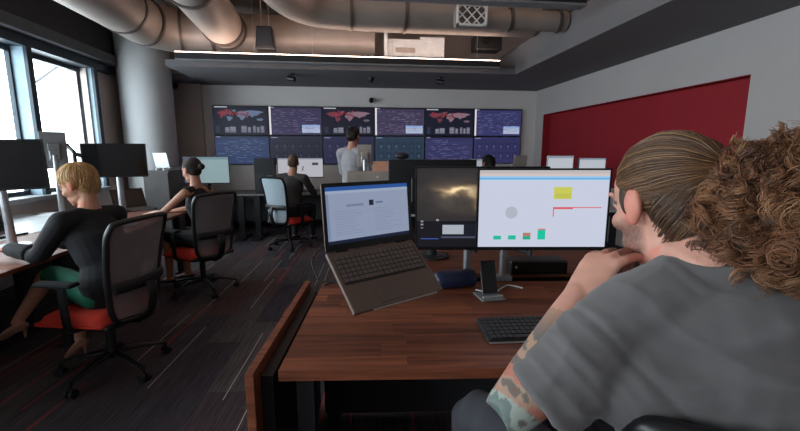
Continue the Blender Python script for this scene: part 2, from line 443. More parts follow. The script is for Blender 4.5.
b = MB(); p = atY(386, 56, 6.3); b.cyl(p, p+Vector((0, 0, .42)), .028, 12); b.cyl(p+Vector((0, 0, .42)), p+Vector((0, 0, .45)), .05, 12); b.cyl(p+Vector((0, 0, .45)), (p.x, p.y, ZC), .012, 8)
tag(obj('sprinkler_pipe', b, M_wplast, smooth=True), 'white vertical pipe standing at the left side of the white ceiling unit', 'pipe')
t = thing('ceiling_vent', 'white square ceiling vent with a diamond lattice grille', 'vent', atY(472, 15, 4.62))
w_, h_ = .172, .115
fb = MB()
for a, b2 in (((-w_, -.02, -h_), (w_, .02, -h_+.02)), ((-w_, -.02, h_-.02), (w_, .02, h_)), ((-w_, -.02, -h_), (-w_+.02, .02, h_)), ((w_-.02, -.02, -h_), (w_, .02, h_))): fb.span(a, b2)
obj('vent_frame', fb, M_wplast, t)
lb = MB(); rt = Matrix.Rotation
for k in (-2, -1, 0, 1, 2):
    for sgn in (1, -1):
        x = k*.11
        pts_ = []
        for i in range(21):
            q = -h_+.02 + (2*h_-.04)*i/20; xx = x + sgn*q
            if abs(xx) < w_-.02: pts_.append(Vector((xx, 0, q)))
        if len(pts_) > 1: lb.cyl(pts_[0], pts_[-1], .008, 6)
obj('lattice_grille', lb, M_wplast, t)
obj('vent_backing', MB().span((-w_+.02, .02, -h_+.02), (w_-.02, .06, h_-.02)), M_collar, t)
obj('hanger', MB().cyl((-w_*.7, .02, h_), (-w_*.7, .02, ZC-t.location.z), .006, 6).cyl((w_*.7, .02, h_), (w_*.7, .02, ZC-t.location.z), .006, 6), M_dark, t)
t = thing('hanging_speaker', 'black wedge loudspeaker hung in front of the cross duct', 'speaker', atY(266, 50, 6.1))
obj('cabinet', MB().prism([(-.13, -.08, 0), (.13, -.08, 0), (.1, -.08, .3), (-.1, -.08, .3)], (0, .18, 0)), M_black, t, bevel=.01)
obj('grille', MB().prism([(-.11, -.092, .02), (.11, -.092, .02), (.085, -.092, .28), (-.085, -.092, .28)], (0, .012, 0)), M_dark, t)
obj('bracket', MB().cyl((-.05, .02, .3), (-.05, .02, ZC-t.location.z), .008, 8).cyl((.05, .02, .3), (.05, .02, ZC-t.location.z), .008, 8), M_steel, t)
p = atY(486, 50, 6.3)
t = thing('projector', 'black box shaped device at the far end of the long light bar', 'projector', p)
obj('cabinet', MB().span((-.2, -.1, -.02), (.22, .15, .2)), M_black, t, bevel=.015)
obj('lens', MB().cyl((-.05, -.1, .1), (-.05, -.17, .1), .05, 16), M_glassy, t, smooth=True)
obj('mounting_pole', MB().cyl((0, 0, .2), (0, 0, ZC-p.z), .02, 10), M_black, t)
for (px, py, lab) in ((371, 101, 'small black camera on the back wall above the fourth screen column'), (177, 87, 'small black camera high on the wall beside the column')):
    y = YB-(.09 if px < 204 else 0); q = atY(px, py, y)
    t = thing('security_camera', lab, 'camera', q)
    obj('mount', MB().cyl((0, 0, .03), (0, -.05, .03), .03, 12), M_black, t)
    obj('body', MB().ell((0, -.085, 0), (.045, .05, .05)), M_black, t, smooth=True)
    obj('lens', MB().cyl((0, -.12, -.01), (0, -.142, -.015), .02, 12), M_glassy, t)
for px, lab in ((291, 'black spotlight under the back soffit above the second screen column'), (440, 'black spotlight under the back soffit above the fifth screen column')):
    q = atY(px, 77, 6.75)
    t = thing('ceiling_spotlight', lab, 'spotlight', (q.x, q.y, 2.64))
    obj('base', MB().lathe([(.05, 0), (.05, -.02)], (0, 0, 0), 16), M_black, t)
    obj('lamp_head', MB().cyl((-.05, .02, -.06), (.06, -.03, -.085), .04, 14).cyl((0, 0, -.02), (0, 0, -.06), .01, 8), M_black, t, smooth=True)
q = atY(371, 80, 6.9); q.z = 2.64
t = thing('ceiling_sensor', 'small black dome sensor under the back soffit', 'sensor', q)
obj('body', MB().lathe([(.05, 0), (.05, -.03), (.035, -.07), (.01, -.085)], (0, 0, 0), 16), M_black, t, smooth=True)
obj('base_ring', MB().lathe([(.06, 0), (.06, -.012)], (0, 0, 0), 16), M_dark, t)

# ------------------------------------------------------------------ screens
def C(r, g, b, k=1.): return tuple(v*k for v in hexc(r, g, b))
def screen(parent, W, H, items, k=1., name='screen_image', m=None):
    """flat lit picture in the local XZ plane, facing -Y; items in 0..1 with y upward"""
    mb = MB(); n = 0
    def P(x, y): return Vector(((x-.5)*W, -.0004*n, (y-.5)*H))
    for it in items:
        c = tuple(v*k for v in hexc(*it[-1]))
        if it[0] == 'r':
            x0, y0, x1, y1 = it[1:5]; mb.add([P(x0, y0), P(x1, y0), P(x1, y1), P(x0, y1)], [(0, 1, 2, 3)], c)
        elif it[0] == 'p': mb.add([P(*q) for q in it[1]], [tuple(range(len(it[1])))], c)
        elif it[0] == 'c':
            cx, cy, r = it[1:4]; mb.add([P(cx+r*math.cos(2*PI*q/20), cy+r*W/H*math.sin(2*PI*q/20)) for q in range(20)], [tuple(range(20))], c)
        if it[0] != 'r' or n == 0 or it[1:5] != (0, 0, 1, 1): n += 1
        if n > 12: n = 12
    return obj(name, mb, m or M_screen, parent)
CONT = [[(.06, .78), (.16, .86), (.3, .84), (.36, .76), (.27, .68), (.24, .6), (.19, .56), (.13, .62), (.09, .7)],
        [(.24, .55), (.31, .54), (.36, .47), (.32, .36), (.28, .26), (.25, .4)],
        [(.34, .9), (.42, .92), (.41, .82), (.36, .81)],
        [(.45, .8), (.52, .86), (.56, .8), (.54, .72), (.47, .7), (.44, .74)],
        [(.44, .68), (.54, .66), (.6, .56), (.55, .38), (.51, .32), (.48, .48), (.43, .56)],
        [(.55, .84), (.68, .9), (.86, .86), (.94, .8), (.86, .72), (.82, .62), (.75, .58), (.72, .5), (.67, .6), (.6, .62), (.55, .72)],
        [(.8, .42), (.88, .45), (.93, .38), (.88, .3), (.8, .33)]]
def world_map(rr, grey):
    it = [('r', 0, 0, 1, 1, (26, 28, 46)), ('r', 0, .93, 1, 1, (20, 20, 34)), ('r', .02, .945, .26, .985, (190, 192, 205))]
    for i, c in enumerate(CONT):
        col = grey if i in (2, 6) else ((120, 60, 76) if i in (0, 1) else (150, 118, 132))
        if grey[2] > 150 and i not in (0, 3): col = grey
        it.append(('p', [(x, .30+y*.62) for x, y in c], col))
    for k in range(34):
        a, b = rr.gauss(.27, .07), rr.gauss(.77, .05)
        if k % 3 == 0: a, b = rr.gauss(.5, .1), rr.gauss(.74, .06)
        it.append(('c', a, b, rr.uniform(.008, .022), (164, 60, 66) if k % 2 else (140, 66, 80)))
    it.append(('r', .03, .06, .1, .3, (52, 56, 78)))
    for a, b, h in ((.2, .28, .2), (.29, .4, .26), (.5, .6, .3), (.62, .68, .24), (.72, .77, .3), (.79, .84, .25), (.86, .93, .3)):
        it.append(('r', a, .07, b, .07+h*.8, (120, 120, 138)))
        for q in range(3): it.append(('r', a+.01, .1+q*.06, b-.01, .125+q*.06, (176, 176, 192)))
    return it
def table_list(rr, tint, box=True, rows=12):
    r, g, b = tint
    it = [('r', 0, 0, 1, 1, tint), ('r', 0, .95, 1, 1, (r*.6, g*.6, b*.6)), ('r', .02, .96, .1, .985, (170, 170, 200))]
    for q in range(rows):
        y = .9 - q*.07
        it.append(('r', .03, y-.004, .97, y, (r*1.25, g*1.2, b*1.2)))
        if q % 3 == 0: it.append(('r', .03, y-.03, .97, y-.006, (r*.72+12, g*.68, b*.78)))
        for _ in range(5):
            x = rr.uniform(.04, .85); it.append(('r', x, y-.045, x+rr.uniform(.03, .1), y-.025, (r*1.6+18, g*1.55+18, b*1.35+18)))
    if box:
        it += [('r', .62, .07, .97, .36, (196, 210, 240)), ('r', .62, .29, .97, .36, (150, 180, 240)), ('r', .66, .17, .93, .19, (160, 176, 210)), ('r', .66, .12, .86, .14, (160, 176, 210))]
    return it
def gauges(rr, tint):
    r, g, b = tint
    it = [('r', 0, 0, 1, 1, tint), ('r', .02, .94, .14, .97, (150, 155, 190))]
    for row in range(2):
        for q in range(6):
            x = .12+q*.155; y = .64-row*.36
            it += [('r', x-.06, y-.13, x+.06, y+.15, (r*.86, g*.86, b*.9)), ('c', x, y, .026, (r*1.5+20, g*1.5+20, b*1.35+20)), ('c', x, y, .014, tint), ('r', x-.03, y-.11, x+.03, y-.095, (r*1.5+15, g*1.5+15, b*1.3+15))]
    return it
px_ = [213, 265, 318, 369, 420.5, 470.5, 521]
xs = [atY(p, 105, YB).x for p in px_]
px0, px1 = xs[0], xs[-1]; pw = (px1-px0)/6; ph = .545; ztop = 2.277
names = {0: 'with a world map tinted blue grey', 2: 'with a red world map behind the standing man', 4: 'with a red world map second from the right wall'}
rowtxt = ['upper', 'lower']
ordn = ['first', 'second', 'third', 'fourth', 'fifth', 'sixth']
for row in range(2):
    for c in range(6):
        if row == 0:
            lab = ('upper wall display ' + names[c]) if c in names else '%s upper wall display from the column, purple table with a white box' % ordn[c]
        else:
            kinds_ = ['blue lined table', 'dim gauges', 'purple gauges', 'teal gauges', 'violet lined table', 'violet gauges']
            lab = '%s lower wall display from the column, showing %s' % (ordn[c], kinds_[c])
        t = thing('wall_display', lab, 'screen', (px0+pw*(c+.5), YB-.055, ztop-ph*(row+.5)), group='displays of the video wall')
        obj('bezel', MB().box((0, .02, 0), (pw-.004, .06, ph-.004)), M_blackm, t, bevel=.004)
        obj('wall_mount', MB().box((0, .045, 0), (.5, .02, .3)), M_dark, t)
        rr = random.Random(row*10+c)
        if row == 0:
            its = world_map(rr, (112, 128, 160) if c == 0 else (120, 100, 116)) if c in names else table_list(rr, {1: (64, 60, 94), 3: (72, 66, 96), 5: (60, 63, 112)}[c])
            if c in (1, 3, 5): its.append(('r', 0, 0, .035, 1, (255, 250, 255)))
        else:
            its = [table_list(rr, (54, 70, 110), False), gauges(rr, (46, 47, 64)), gauges(rr, (50, 52, 82)), gauges(rr, (50, 68, 88)), table_list(rr, (60, 63, 108), False), gauges(rr, (56, 58, 104))][c]
        s = screen(t, pw-.03, ph-.03, its, .72); s.location = (0, -.0125, 0)

# ------------------------------------------------------------------ furniture builders
def add_monitor(name, label, W, H, loc, rz, items=None, k=1., post=.4, back='black', tilt=0., roll=0., group=None, arm=None, base=True, thick=.028):
    """loc: centre of the screen; the picture faces -Y before turning"""
    t = thing(name, label, 'monitor', loc, rz, group)
    t.rotation_euler = (tilt, roll, rz)
    mm = {'black': M_blackm, 'white': M_wplast, 'beige': M_beige, 'grey': M_grey}[back]
    b = MB(); b.box((0, thick/2, 0), (W+.016, thick, H+.016))
    obj('casing', b, mm, t, bevel=.005)
    bz = MB(); e = .008
    for a, c in (((-W/2-e, -.004, H/2), (W/2+e, .002, H/2+e)), ((-W/2-e, -.004, -H/2-.016), (W/2+e, .002, -H/2)), ((-W/2-e, -.004, -H/2), (-W/2, .002, H/2)), ((W/2, -.004, -H/2), (W/2+e, .002, H/2))): bz.span(a, c)
    obj('bezel', bz, M_blackm if back == 'black' else mm, t)
    if items: s = screen(t, W, H, items, k); s.location = (0, -.0008, 0)
    else: obj('screen', MB().span((-W/2, -.001, -H/2), (W/2, .001, H/2)), M_glassy, t)
    obj('rear_hump', MB().box((0, thick+.015, -.02), (W*.5, .03, H*.5)), mm, t, bevel=.008)
    if base:
        z0 = -post
        obj('stand_post', MB().loft([(0, thick+.06, z0+.01), (0, thick+.06, -.05)], [(.03, .016), (.022, .014)], 14, up=(0, 1, 0)).box((0, thick+.04, -.05), (.08, .05, .08)), M_steel if back != 'black' or base == 'steel' else M_black, t, bevel=.004)
        obj('stand_base', MB().lathe([(.11, 0), (.11, .008), (.03, .014)], (0, thick+.05, z0), 28), M_steel if base == 'steel' else M_black, t)
    return t

def office_chair(label, loc, rz, mesh_m=None, seat_h=.47, back_top=1.0, group='mesh back office chairs', arms=True, arm_h=.68, back_w=.47):
    t = thing('office_chair', label, 'chair', loc, rz, group)
    for k in range(5):
        a = PI/2 + 2*PI*k/5 + .3
        d = Vector((math.cos(a), math.sin(a), 0))
        lg = obj('base_leg', MB().loft([d*.03+Vector((0, 0, .13)), d*.16+Vector((0, 0, .12)), d*.30+Vector((0, 0, .085))], [(.024, .02), (.02, .016), (.015, .012)], 8), M_blackm, t, smooth=True)
        cb = MB(); q = d*.31; n = Vector((-d.y, d.x, 0))
        for s in (-1, 1): cb.cyl(q+n*s*.008+Vector((0, 0, .028)), q+n*s*.028+Vector((0, 0, .028)), .028, 14)
        cb.cyl(q+Vector((0, 0, .028)), q+Vector((0, 0, .09)), .009, 8)
        obj('caster', cb, M_black, lg)
    obj('gas_column', MB().lathe([(.035, .1), (.035, .16), (.028, .16), (.028, .3), (.018, .3), (.018, seat_h-.12)], (0, 0, 0), 16), M_black, t)
    obj('tilt_mechanism', MB().box((0, -.02, seat_h-.105), (.2, .26, .05)).loft([(.1, .02, seat_h-.105), (.24, .02, seat_h-.11)], .008, 8), M_black, t, bevel=.008)
    obj('seat_pan', MB().box((0, .02, seat_h-.075), (.47, .45, .03)), M_black, t, bevel=.012)
    sm = MB(); 
    n = 12; vs = []; fs = []
    for i in range(n+1):
        for j in range(n+1):
            x, y = (i/n-.5), (j/n-.5)
            e = (1-(2*x)**6)*(1-(2*y)**6)
            z = seat_h-.062 + .062*max(0, e)**.35 - .02*max(0, y-.35)*5*.3
            vs.append((x*.5, (.04+y*.44), z))
    for i in range(n):
        for j in range(n): fs.append((i*(n+1)+j, (i+1)*(n+1)+j, (i+1)*(n+1)+j+1, i*(n+1)+j+1))
    sm.add(vs, fs); sm.span((-.245, -.175, seat_h-.07), (.245, .255, seat_h-.05))
    obj('seat', sm, M_seat, t, smooth=True)
    # backrest: curved outline frame with a stretched mesh and a lumbar band
    H0, H1 = seat_h-.06, back_top
    def bp(u, v):                                        # u -1..1 across, v 0..1 up
        z = H0+(H1-H0)*v; w = back_w/2*(.80+.24*v-.04*v*v)
        y = -.25 - .10*(v-.25)**2 - .03*v + .05*u*u
        return Vector((u*w, y, z))
    out = [bp(-1, v/8) for v in range(1, 8)] + [bp(-.93, .97), bp(-.8, 1.0), bp(-.4, 1.015), bp(0, 1.02), bp(.4, 1.015), bp(.8, 1.0), bp(.93, .97)] + [bp(1, v/8) for v in range(7, 0, -1)] + [bp(.9, .02), bp(.5, 0), bp(0, -.01), bp(-.5, 0), bp(-.9, .02)]
    pts = catmull(out + [out[0]], 3)
    obj('backrest_frame', MB().loft(pts, [(.016, .02)]*len(pts), 8, up=(0, 1, 0), cap=False), M_blackm, t, smooth=True)
    g = MB(); n, m2 = 10, 14; vs = [bp((i/n-.5)*1.96, .01+.98*j/m2) for i in range(n+1) for j in range(m2+1)]
    g.add(vs, [(i*(m2+1)+j, (i+1)*(m2+1)+j, (i+1)*(m2+1)+j+1, i*(m2+1)+j+1) for i in range(n) for j in range(m2)])
    obj('mesh_panel', g, mesh_m or M_mesh, t, smooth=True)
    lp = [bp(u, .36)+Vector((0, -.03, 0)) for u in (-.95, -.5, 0, .5, .95)]
    obj('lumbar_bar', MB().loft(catmull(lp, 4), [(.012, .035)]*17, 8, up=(0, 0, 1)), M_black, t, smooth=True)
    sp = [Vector((0, -.1, seat_h-.1)), Vector((0, -.27, seat_h-.08)), Vector((0, -.33, seat_h+.06)), bp(0, .36)+Vector((0, -.05, 0))]
    obj('back_spine', MB().loft(catmull(sp, 5), [(.035, .018)]*16, 10, up=(0, 1, 0)), M_blackm, t, smooth=True)
    if arms:
        for s in (-1, 1):
            a = obj('armrest_post', MB().loft(catmull([(s*.2, 0, seat_h-.09), (s*.27, 0, seat_h-.07), (s*.285, 0, seat_h+.04), (s*.285, 0, arm_h-.02)], 5), [(.028, .014)]*16, 8, up=(1, 0, .1)), M_blackm, t, smooth=True)
            obj('armrest_pad', MB().box((s*.285, .03, arm_h), (.075, .24, .026)), mat('armrest_rubber', (22, 22, 24), .9, spec=.2), a, bevel=.013)
    return t

def bench(label, x0, y0, x1, y1, top=None, z=.74, name='bench_desk', edge=None, legs=True, modesty=None, group=None, cat='desk', rz=0., th=.028):
    cx, cy = (x0+x1)/2, (y0+y1)/2; w, d = x1-x0, y1-y0
    t = thing(name, label, cat, (cx, cy, 0), rz, group)
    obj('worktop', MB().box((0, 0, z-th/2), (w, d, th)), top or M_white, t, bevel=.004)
    if legs:
        lx_, ly_ = w/2-.12, d/2-.12
        for sx in (-1, 1):
            for sy in (-1, 1):
                obj('leg', MB().box((sx*lx_, sy*ly_, (z-th)/2), (.06, .06, z-th)).box((sx*lx_, sy*ly_, .012), (.1, .1, .024)), M_black, t, bevel=.004)
        for sy in (-1, 1): obj('rail', MB().box((0, sy*ly_, z-th-.03), (w-.24, .04, .05)), M_black, t)
    if modesty: a, b = modesty; obj('modesty_panel', MB().span(a, b), M_dark, t)
    return t

def laptop(label, M4, W=.36, D=.25, lid=1.9, items=None, k=1., m=None, trim=None, keys=True, group=None):
    """hinge line at the origin, base towards -Y, lid opening angle measured from the base"""
    t = thing('laptop', label, 'laptop', (0, 0, 0), group=group); t.matrix_world = M4
    m = m or M_lap
    obj('base', MB().box((0, -D/2, -.009), (W, D, .016)), m, t, bevel=.005)
    if trim: obj('front_trim', MB().box((.02, -D-.001, -.006), (W*.72, .004, .006)), trim, t)
    kb = obj('keyboard_well', MB().box((0, -D*.34, -.0006), (W*.92, D*.46, .0016)), M_key, t)
    if keys:
        ks = MB()
        for r in range(6):
            nk = 17
            for c in range(nk):
                if r == 5 and 3 < c < 8:
                    if c == 4: ks.box((-W*.92/2+.01+(c+1.5)*W*.9/nk, -D*.13-r*D*.075, .0018), (W*.9/nk*3.8, D*.062, .003))
                    continue
                ks.box((-W*.92/2+.012+c*W*.9/nk, -D*.13-r*D*.075, .0018), (W*.9/nk*.84, D*.06, .003))
        obj('keys', ks, mat('worn_key_caps', (104, 90, 84), .5), kb, kind='stuff')
    obj('touchpad', MB().box((-.02, -D*.80, .0), (W*.3, D*.28, .002)), mat('touchpad', (104, 88, 82), .4), t)
    ld = bpy.data.objects.new('lid', None)
    Rl = Matrix.Rotation(PI-lid, 3, 'X')               # lid points from the hinge at the opening angle
    up = Vector((0, -math.cos(lid), math.sin(lid))); nrm = Vector((0, -math.sin(lid), -math.cos(lid)))
    R3 = Matrix((Vector((1, 0, 0)), -nrm, up)).transposed()
    L = D*.96
    lo = obj('lid', MB().box(Vector((0, .004, L/2)), (W, .008, L)), m, t, bevel=.003)
    lo.rotation_euler = R3.to_euler()
    bz = MB()
    for a, b in (((-W/2, -.002, L-.014), (W/2, 0, L)), ((-W/2, -.002, 0), (W/2, 0, .024)), ((-W/2, -.002, .024), (-W/2+.013, 0, L-.014)), ((W/2-.013, -.002, .024), (W/2, 0, L-.014))): bz.span(a, b)
    obj('lid_bezel', bz, M_blackm, lo)
    if items:
        s = screen(lo, W-.026, L-.038, items, k); s.location = (0, -.0006, .024+(L-.038)/2)
    else: obj('screen', MB().span((-W/2+.013, -.001, .024), (W/2-.013, 0, L-.014)), M_glassy, lo)
    obj('hinge', MB().cyl((-W*.4, 0, -.002), (-W*.28, 0, -.002), .007, 10).cyl((W*.28, 0, -.002), (W*.4, 0, -.002), .007, 10), M_blackm, t)
    return t

# ------------------------------------------------------------------ the walnut desk in front
DR = math.radians(-5.5)
DO = atZ(278, 371, .74)                                  # front left corner of the worktop
desk = thing('work_desk', 'walnut butcher block desk with an end panel, under the laptop and keyboard', 'desk', (DO.x, DO.y, 0), DR)
DW, DD, DT = 1.75, .86, .036
rd = random.Random(3)
nrow = 10
for r in range(nrow):
    y0 = DD*r/nrow; y1 = DD*(r+1)/nrow; x = -rd.uniform(0, .35)
    while x < DW:
        L_ = rd.uniform(.34, .62); a, b = max(0, x), min(DW, x+L_)
        if b-a > .02:
            obj('plank', MB().box((0, 0, 0), (b-a-.0006, y1-y0-.0006, .012)), M_wood, desk, bevel=.0008, seg=1).location = ((a+b)/2, (y0+y1)/2, .734)
        x += L_
obj('worktop_core', MB().span((.0, .0, .74-DT), (DW, DD, .728)), M_wood, desk, bevel=.001)
obj('end_panel', MB().span((-.098, -.02, 0), (-.070, DD+.03, .742)), M_wood, desk, bevel=.002)
obj('gap_shade_panel', MB().span((-.069, .04, .05), (-.030, DD, .70)), M_black, desk)  # black sheet in place of the shaded gap beside the worktop
obj('modesty_panel', MB().span((0, DD-.05, .02), (DW, DD-.03, .70)), M_dark, desk)  # carried down to the floor to stand in for dark shade underneath
for x in (.06, DW-.06): obj('leg_frame', MB().span((x-.03, .1, 0), (x+.03, .16, .70)).span((x-.03, DD-.14, 0), (x+.03, DD-.08, .70)).span((x-.03, .1, .66), (x+.03, DD-.08, .70)), M_black, desk)
obj('cable_tray', MB().span((.2, DD-.2, .58), (DW-.2, DD-.06, .6)), M_black, desk)
def dk(x, y, z=.74):                                     # desk coordinates to the room
    c, s = math.cos(DR), math.sin(DR); return Vector((DO.x+c*x-s*y, DO.y+s*x+c*y, z))

# laptop on a tilted tray held by an arm
Rl = (Matrix.Rotation(.523, 3, 'Z') @ Matrix.Rotation(.695, 3, 'X'))
LP = Vector((.075, 1.472, 1.074))
doc = [('r', 0, 0, 1, 1, (176, 190, 220)), ('r', 0, .93, 1, 1, (52, 104, 190)), ('r', 0, .88, 1, .93, (190, 208, 236)), ('r', 0, 0, 1, .06, (28, 38, 66)), ('r', .0, .06, .03, .88, (150, 168, 208)), ('r', .0, .52, 1, .528, (168, 182, 214)),
       ('r', .49, .63, .545, .73, (32, 36, 60)), ('r', .22, .64, .42, .68, (140, 154, 186)), ('r', .57, .66, .66, .69, (120, 134, 170))]
for q in range(10):
    doc.append(('r', .08, .56-q*.045, R.uniform(.3, .46), .57-q*.045, (156, 170, 204)))
    doc.append(('r', .55, .56-q*.045, R.uniform(.68, .92), .57-q*.045, (156, 170, 204)))
laptop('dark taupe laptop with a lit white page, tilted on a raised tray', Matrix.Translation(LP) @ Rl.to_4x4(), items=doc, lid=2.36, k=.58, W=.385, trim=M_silvert)
t = thing('laptop_holder', 'black laptop tray on a desk clamp arm holding the tilted laptop', 'stand', dk(.20, .76))
trc = LP + Rl @ Vector((0, -.12, -.026)) - t.location
obj('tray', MB().box(trc, (.28, .2, .008), Rl), M_black, t, bevel=.003)
el = Vector((.02, -.02, .20))
tip = trc + Rl @ Vector((0, 0, -.03))
obj('clamp', MB().box((0, 0, .017), (.07, .07, .03)).cyl((0, 0, 0), (0, 0, .2), .017, 14), M_black, t)
obj('arm_link', MB().cyl(el, tip, .016, 12).ell(el, (.026, .026, .026), seg=12, rings=8).ell(tip, (.028, .028, .028), seg=12, rings=8), M_dark, t, smooth=True)

# the two monitors
MY = -math.radians(7)
def mon_at(pl, pr, pt, pb, y):                           # centre and size from the edges seen at distance y
    a = atY((pl+pr)/2, (pt+pb)/2, y); w = (atY(pr, pt, y)-atY(pl, pt, y)).length; h = atY(pl, pt, y).z-atY(pl, pb, y).z
    return a, w, h
a, w, h = mon_at(481, 605, 170, 248, 1.76)
sheet = [('r', 0, 0, 1, 1, (206, 212, 230)), ('r', 0, .955, 1, 1, (196, 190, 192)), ('r', 0, .925, 1, .955, (216, 200, 196)), ('r', 0, .875, 1, .925, (160, 205, 240)), ('r', 0, .885, 1, .90, (90, 170, 232)),
         ('c', .255, .455, .048, (180, 188, 202)), ('r', .575, .63, .715, .785, (206, 208, 92)), ('r', .585, .64, .705, .70, (196, 198, 84)), ('r', .575, .515, .95, .525, (228, 60, 72)), ('r', .575, .50, .73, .515, (224, 96, 104)), ('r', .575, .40, .583, .515, (214, 110, 118))]
for x, hh, cc in ((.12, .05, (34, 190, 160)), (.235, .055, (34, 190, 160)), (.35, .09, (34, 176, 140)), (.465, .13, (26, 200, 164))):
    sheet.append(('r', x, .10, x+.06, .10+hh, cc))
    sheet.append(('r', x, .10+hh, x+.06, .10+hh+.018, (190, 220, 226)))
sheet += [('r', .35, .145, .41, .19, (226, 84, 92)), ('r', .465, .225, .525, .245, (226, 84, 92)), ('r', .47, .23, .52, .236, (120, 60, 70))]
add_monitor('monitor', 'large monitor with a lit white spreadsheet dashboard, in front of the long haired man', w, h, a, MY, sheet, .92, base=False)
WM = a.copy(); a2, w2, h2 = mon_at(418, 545, 168, 248, 1.90)
def nebula(x, y):
    """soft picture: a glowing dust cloud over a dark desktop with a few windows"""
    def fb(u, v): return noise.noise(Vector((u*7, v*7, 1)))+.5*noise.noise(Vector((u*16, v*16, 3)))+.25*noise.noise(Vector((u*34, v*34, 5)))
    f = fb(x, y); a_ = -.28*(x-.34); d1 = (y-.725-a_*.3+.055*f); g1 = math.exp(-(d1/.05)**2)*math.exp(-((x-.32)/.14)**2)*(.75+.5*f)
    d2 = x-.47-.10*(.58-y)+.02*f; g2 = math.exp(-(d2/.03)**2)*math.exp(-((y-.50)/.13)**2)*(.7+.5*f)
    hz = math.exp(-((x-.33)/.28)**2-((y-.66)/.24)**2)*(.8+.5*f)
    hot = math.exp(-(d1/.022)**2)*math.exp(-((x-.33)/.10)**2)
    c = Vector((.011, .010, .011))+Vector((.035, .027, .020))*max(0, hz)+Vector((.22, .14, .062))*max(0, g1)+Vector((.16, .11, .03))*max(0, g2)+Vector((.42, .33, .20))*hot
    return tuple(c)
def screen_field(parent, Wd, Hd, nx, ny, fn, k):
    vs = [Vector(((i/nx-.5)*Wd, 0, (j/ny-.5)*Hd)) for i in range(nx+1) for j in range(ny+1)]
    fs = [(i*(ny+1)+j, (i+1)*(ny+1)+j, (i+1)*(ny+1)+j+1, i*(ny+1)+j+1) for i in range(nx) for j in range(ny)]
    me = bpy.data.meshes.new('screen_image'); me.from_pydata([tuple(v) for v in vs], [], fs)
    at = me.color_attributes.new('Col', 'FLOAT_COLOR', 'POINT'); vals = []
    for v in vs: vals += [*[q*k for q in fn(v.x/Wd+.5, v.z/Hd+.5)], 1.]
    at.data.foreach_set('color', vals); me.materials.append(M_screen)
    return link(bpy.data.objects.new('screen_image', me), parent)
neb = [('r', 0, 0, 1, .34, (20, 20, 26)), ('r', 0, .338, 1, .346, (58, 56, 60)), ('r', .19, .10, .48, .30, (26, 28, 38)), ('r', .19, .115, .6, .135, (76, 82, 104)), ('r', .20, .165, .365, .285, (176, 182, 192)), ('r', .03, .10, .17, .112, (60, 90, 170)),
        ('r', .03, .28, .05, .30, (150, 150, 160)), ('r', .03, .32, .05, .34, (150, 150, 160)), ('r', .15, .335, .17, .36, (160, 160, 165)), ('r', .03, .24, .05, .255, (120, 120, 130))]
add_monitor('monitor', 'dark monitor with a glowing nebula wallpaper, between the laptop and the white screen', w2, h2, a2, MY, None, .9, base=False)
NEB = [o for o in SC.objects if o.get('label', '').startswith('dark monitor with a glowing')][0]
screen_field(NEB, w2, h2, 90, 60, nebula, 1.9).location = (0, -.0014, 0)
screen(NEB, w2, h2, neb, .9, 'open_windows').location = (0, -.002, 0)
WHI = [o for o in SC.objects if o.get('label', '').startswith('large monitor with a lit white')][0]
for T_, px in ((NEB, 467), (WHI, 503)):
    q = atY(px, 262, 2.0)-T_.location; mi = Matrix.Rotation(-MY, 3, 'Z'); q = mi @ q; zb = .741-T_.location.z
    hb = -.224
    obj('stand_post', MB().loft([(q.x, q.y, zb), (q.x, q.y, hb)], [(.02, .016)]*2, 14, up=(0, 1, 0)), M_steel, T_, smooth=True)
    obj('mount_arm', MB().cyl((q.x, q.y, hb), (q.x*.3, .045, hb), .013, 12).cyl((q.x*.3, .045, hb-.012), (q.x*.3, .045, -.02), .011, 12), M_dark, T_, smooth=True)
    obj('desk_clamp', MB().box((q.x, q.y, zb+.012), (.09, .07, .024)), M_grey, T_, bevel=.004)

# small things on the desk
k0 = atZ(476, 318, .758); 
kt = thing('keyboard', 'black desktop keyboard with a pale front edge, beside the tattooed arm', 'keyboard', (k0.x-.012, k0.y-.185, .7405), math.radians(-3))
obj('body', MB().prism([(0, 0, 0), (0, 0, .012), (0, .17, .024), (0, .17, 0)], (.44, 0, 0)), M_black, kt, bevel=.003)
obj('front_edge', MB().span((.004, -.004, .001), (.436, 0, .006)), M_silvert, kt)
ks = MB(); sl = math.atan2(.012, .17); rk = Matrix.Rotation(sl, 3, 'X')
for r in range(6):
    for c in range(20):
        if r == 0 and 4 <= c <= 8:
            if c == 6: ks.box((.012+.021*(c+.5), .018, .016), (.1, .019, .007), rk)
            continue
        y = .018+r*.0265; ks.box((.012+.021*(c+.5), y, .0155+.012*y/.17), (.0178, .0215, .007), rk)
obj('keys', ks, M_key, kt, kind='stuff')
q = atZ(492, 299, .742)
pt = thing('phone', 'black smartphone leaning upright on a small stand', 'phone', (q.x, q.y+.02, .762), math.radians(10)); pt.rotation_euler = (math.radians(-17), 0, math.radians(6))
obj('body', MB().span((-.038, 0, 0), (.038, .009, .155)), M_blackm, pt, bevel=.004)
obj('screen', MB().span((-.035, -.001, .006), (.035, .0005, .149)), M_glassy, pt)
ps = thing('phone_stand', 'silver phone stand holding the black smartphone', 'stand', (q.x, q.y+.02, .7405), math.radians(6))
obj('base_plate', MB().span((-.06, -.045, 0), (.055, .07, .008)), M_grey, ps, bevel=.003)
obj('lip', MB().span((-.05, -.03, .008), (.05, -.014, .018)), M_silvert, ps, bevel=.002)
obj('back_rest', MB().box((0, .048, .06), (.05, .006, .11), Matrix.Rotation(math.radians(-17), 3, 'X')), M_grey, ps)
q = atZ(455, 290, .742); ax = Vector((.99, .10, 0))
bt = thing('water_bottle', 'navy blue bottle with a silver cap lying at the left of the phone', 'bottle', (q.x, q.y+.04, .7865), math.radians(6))
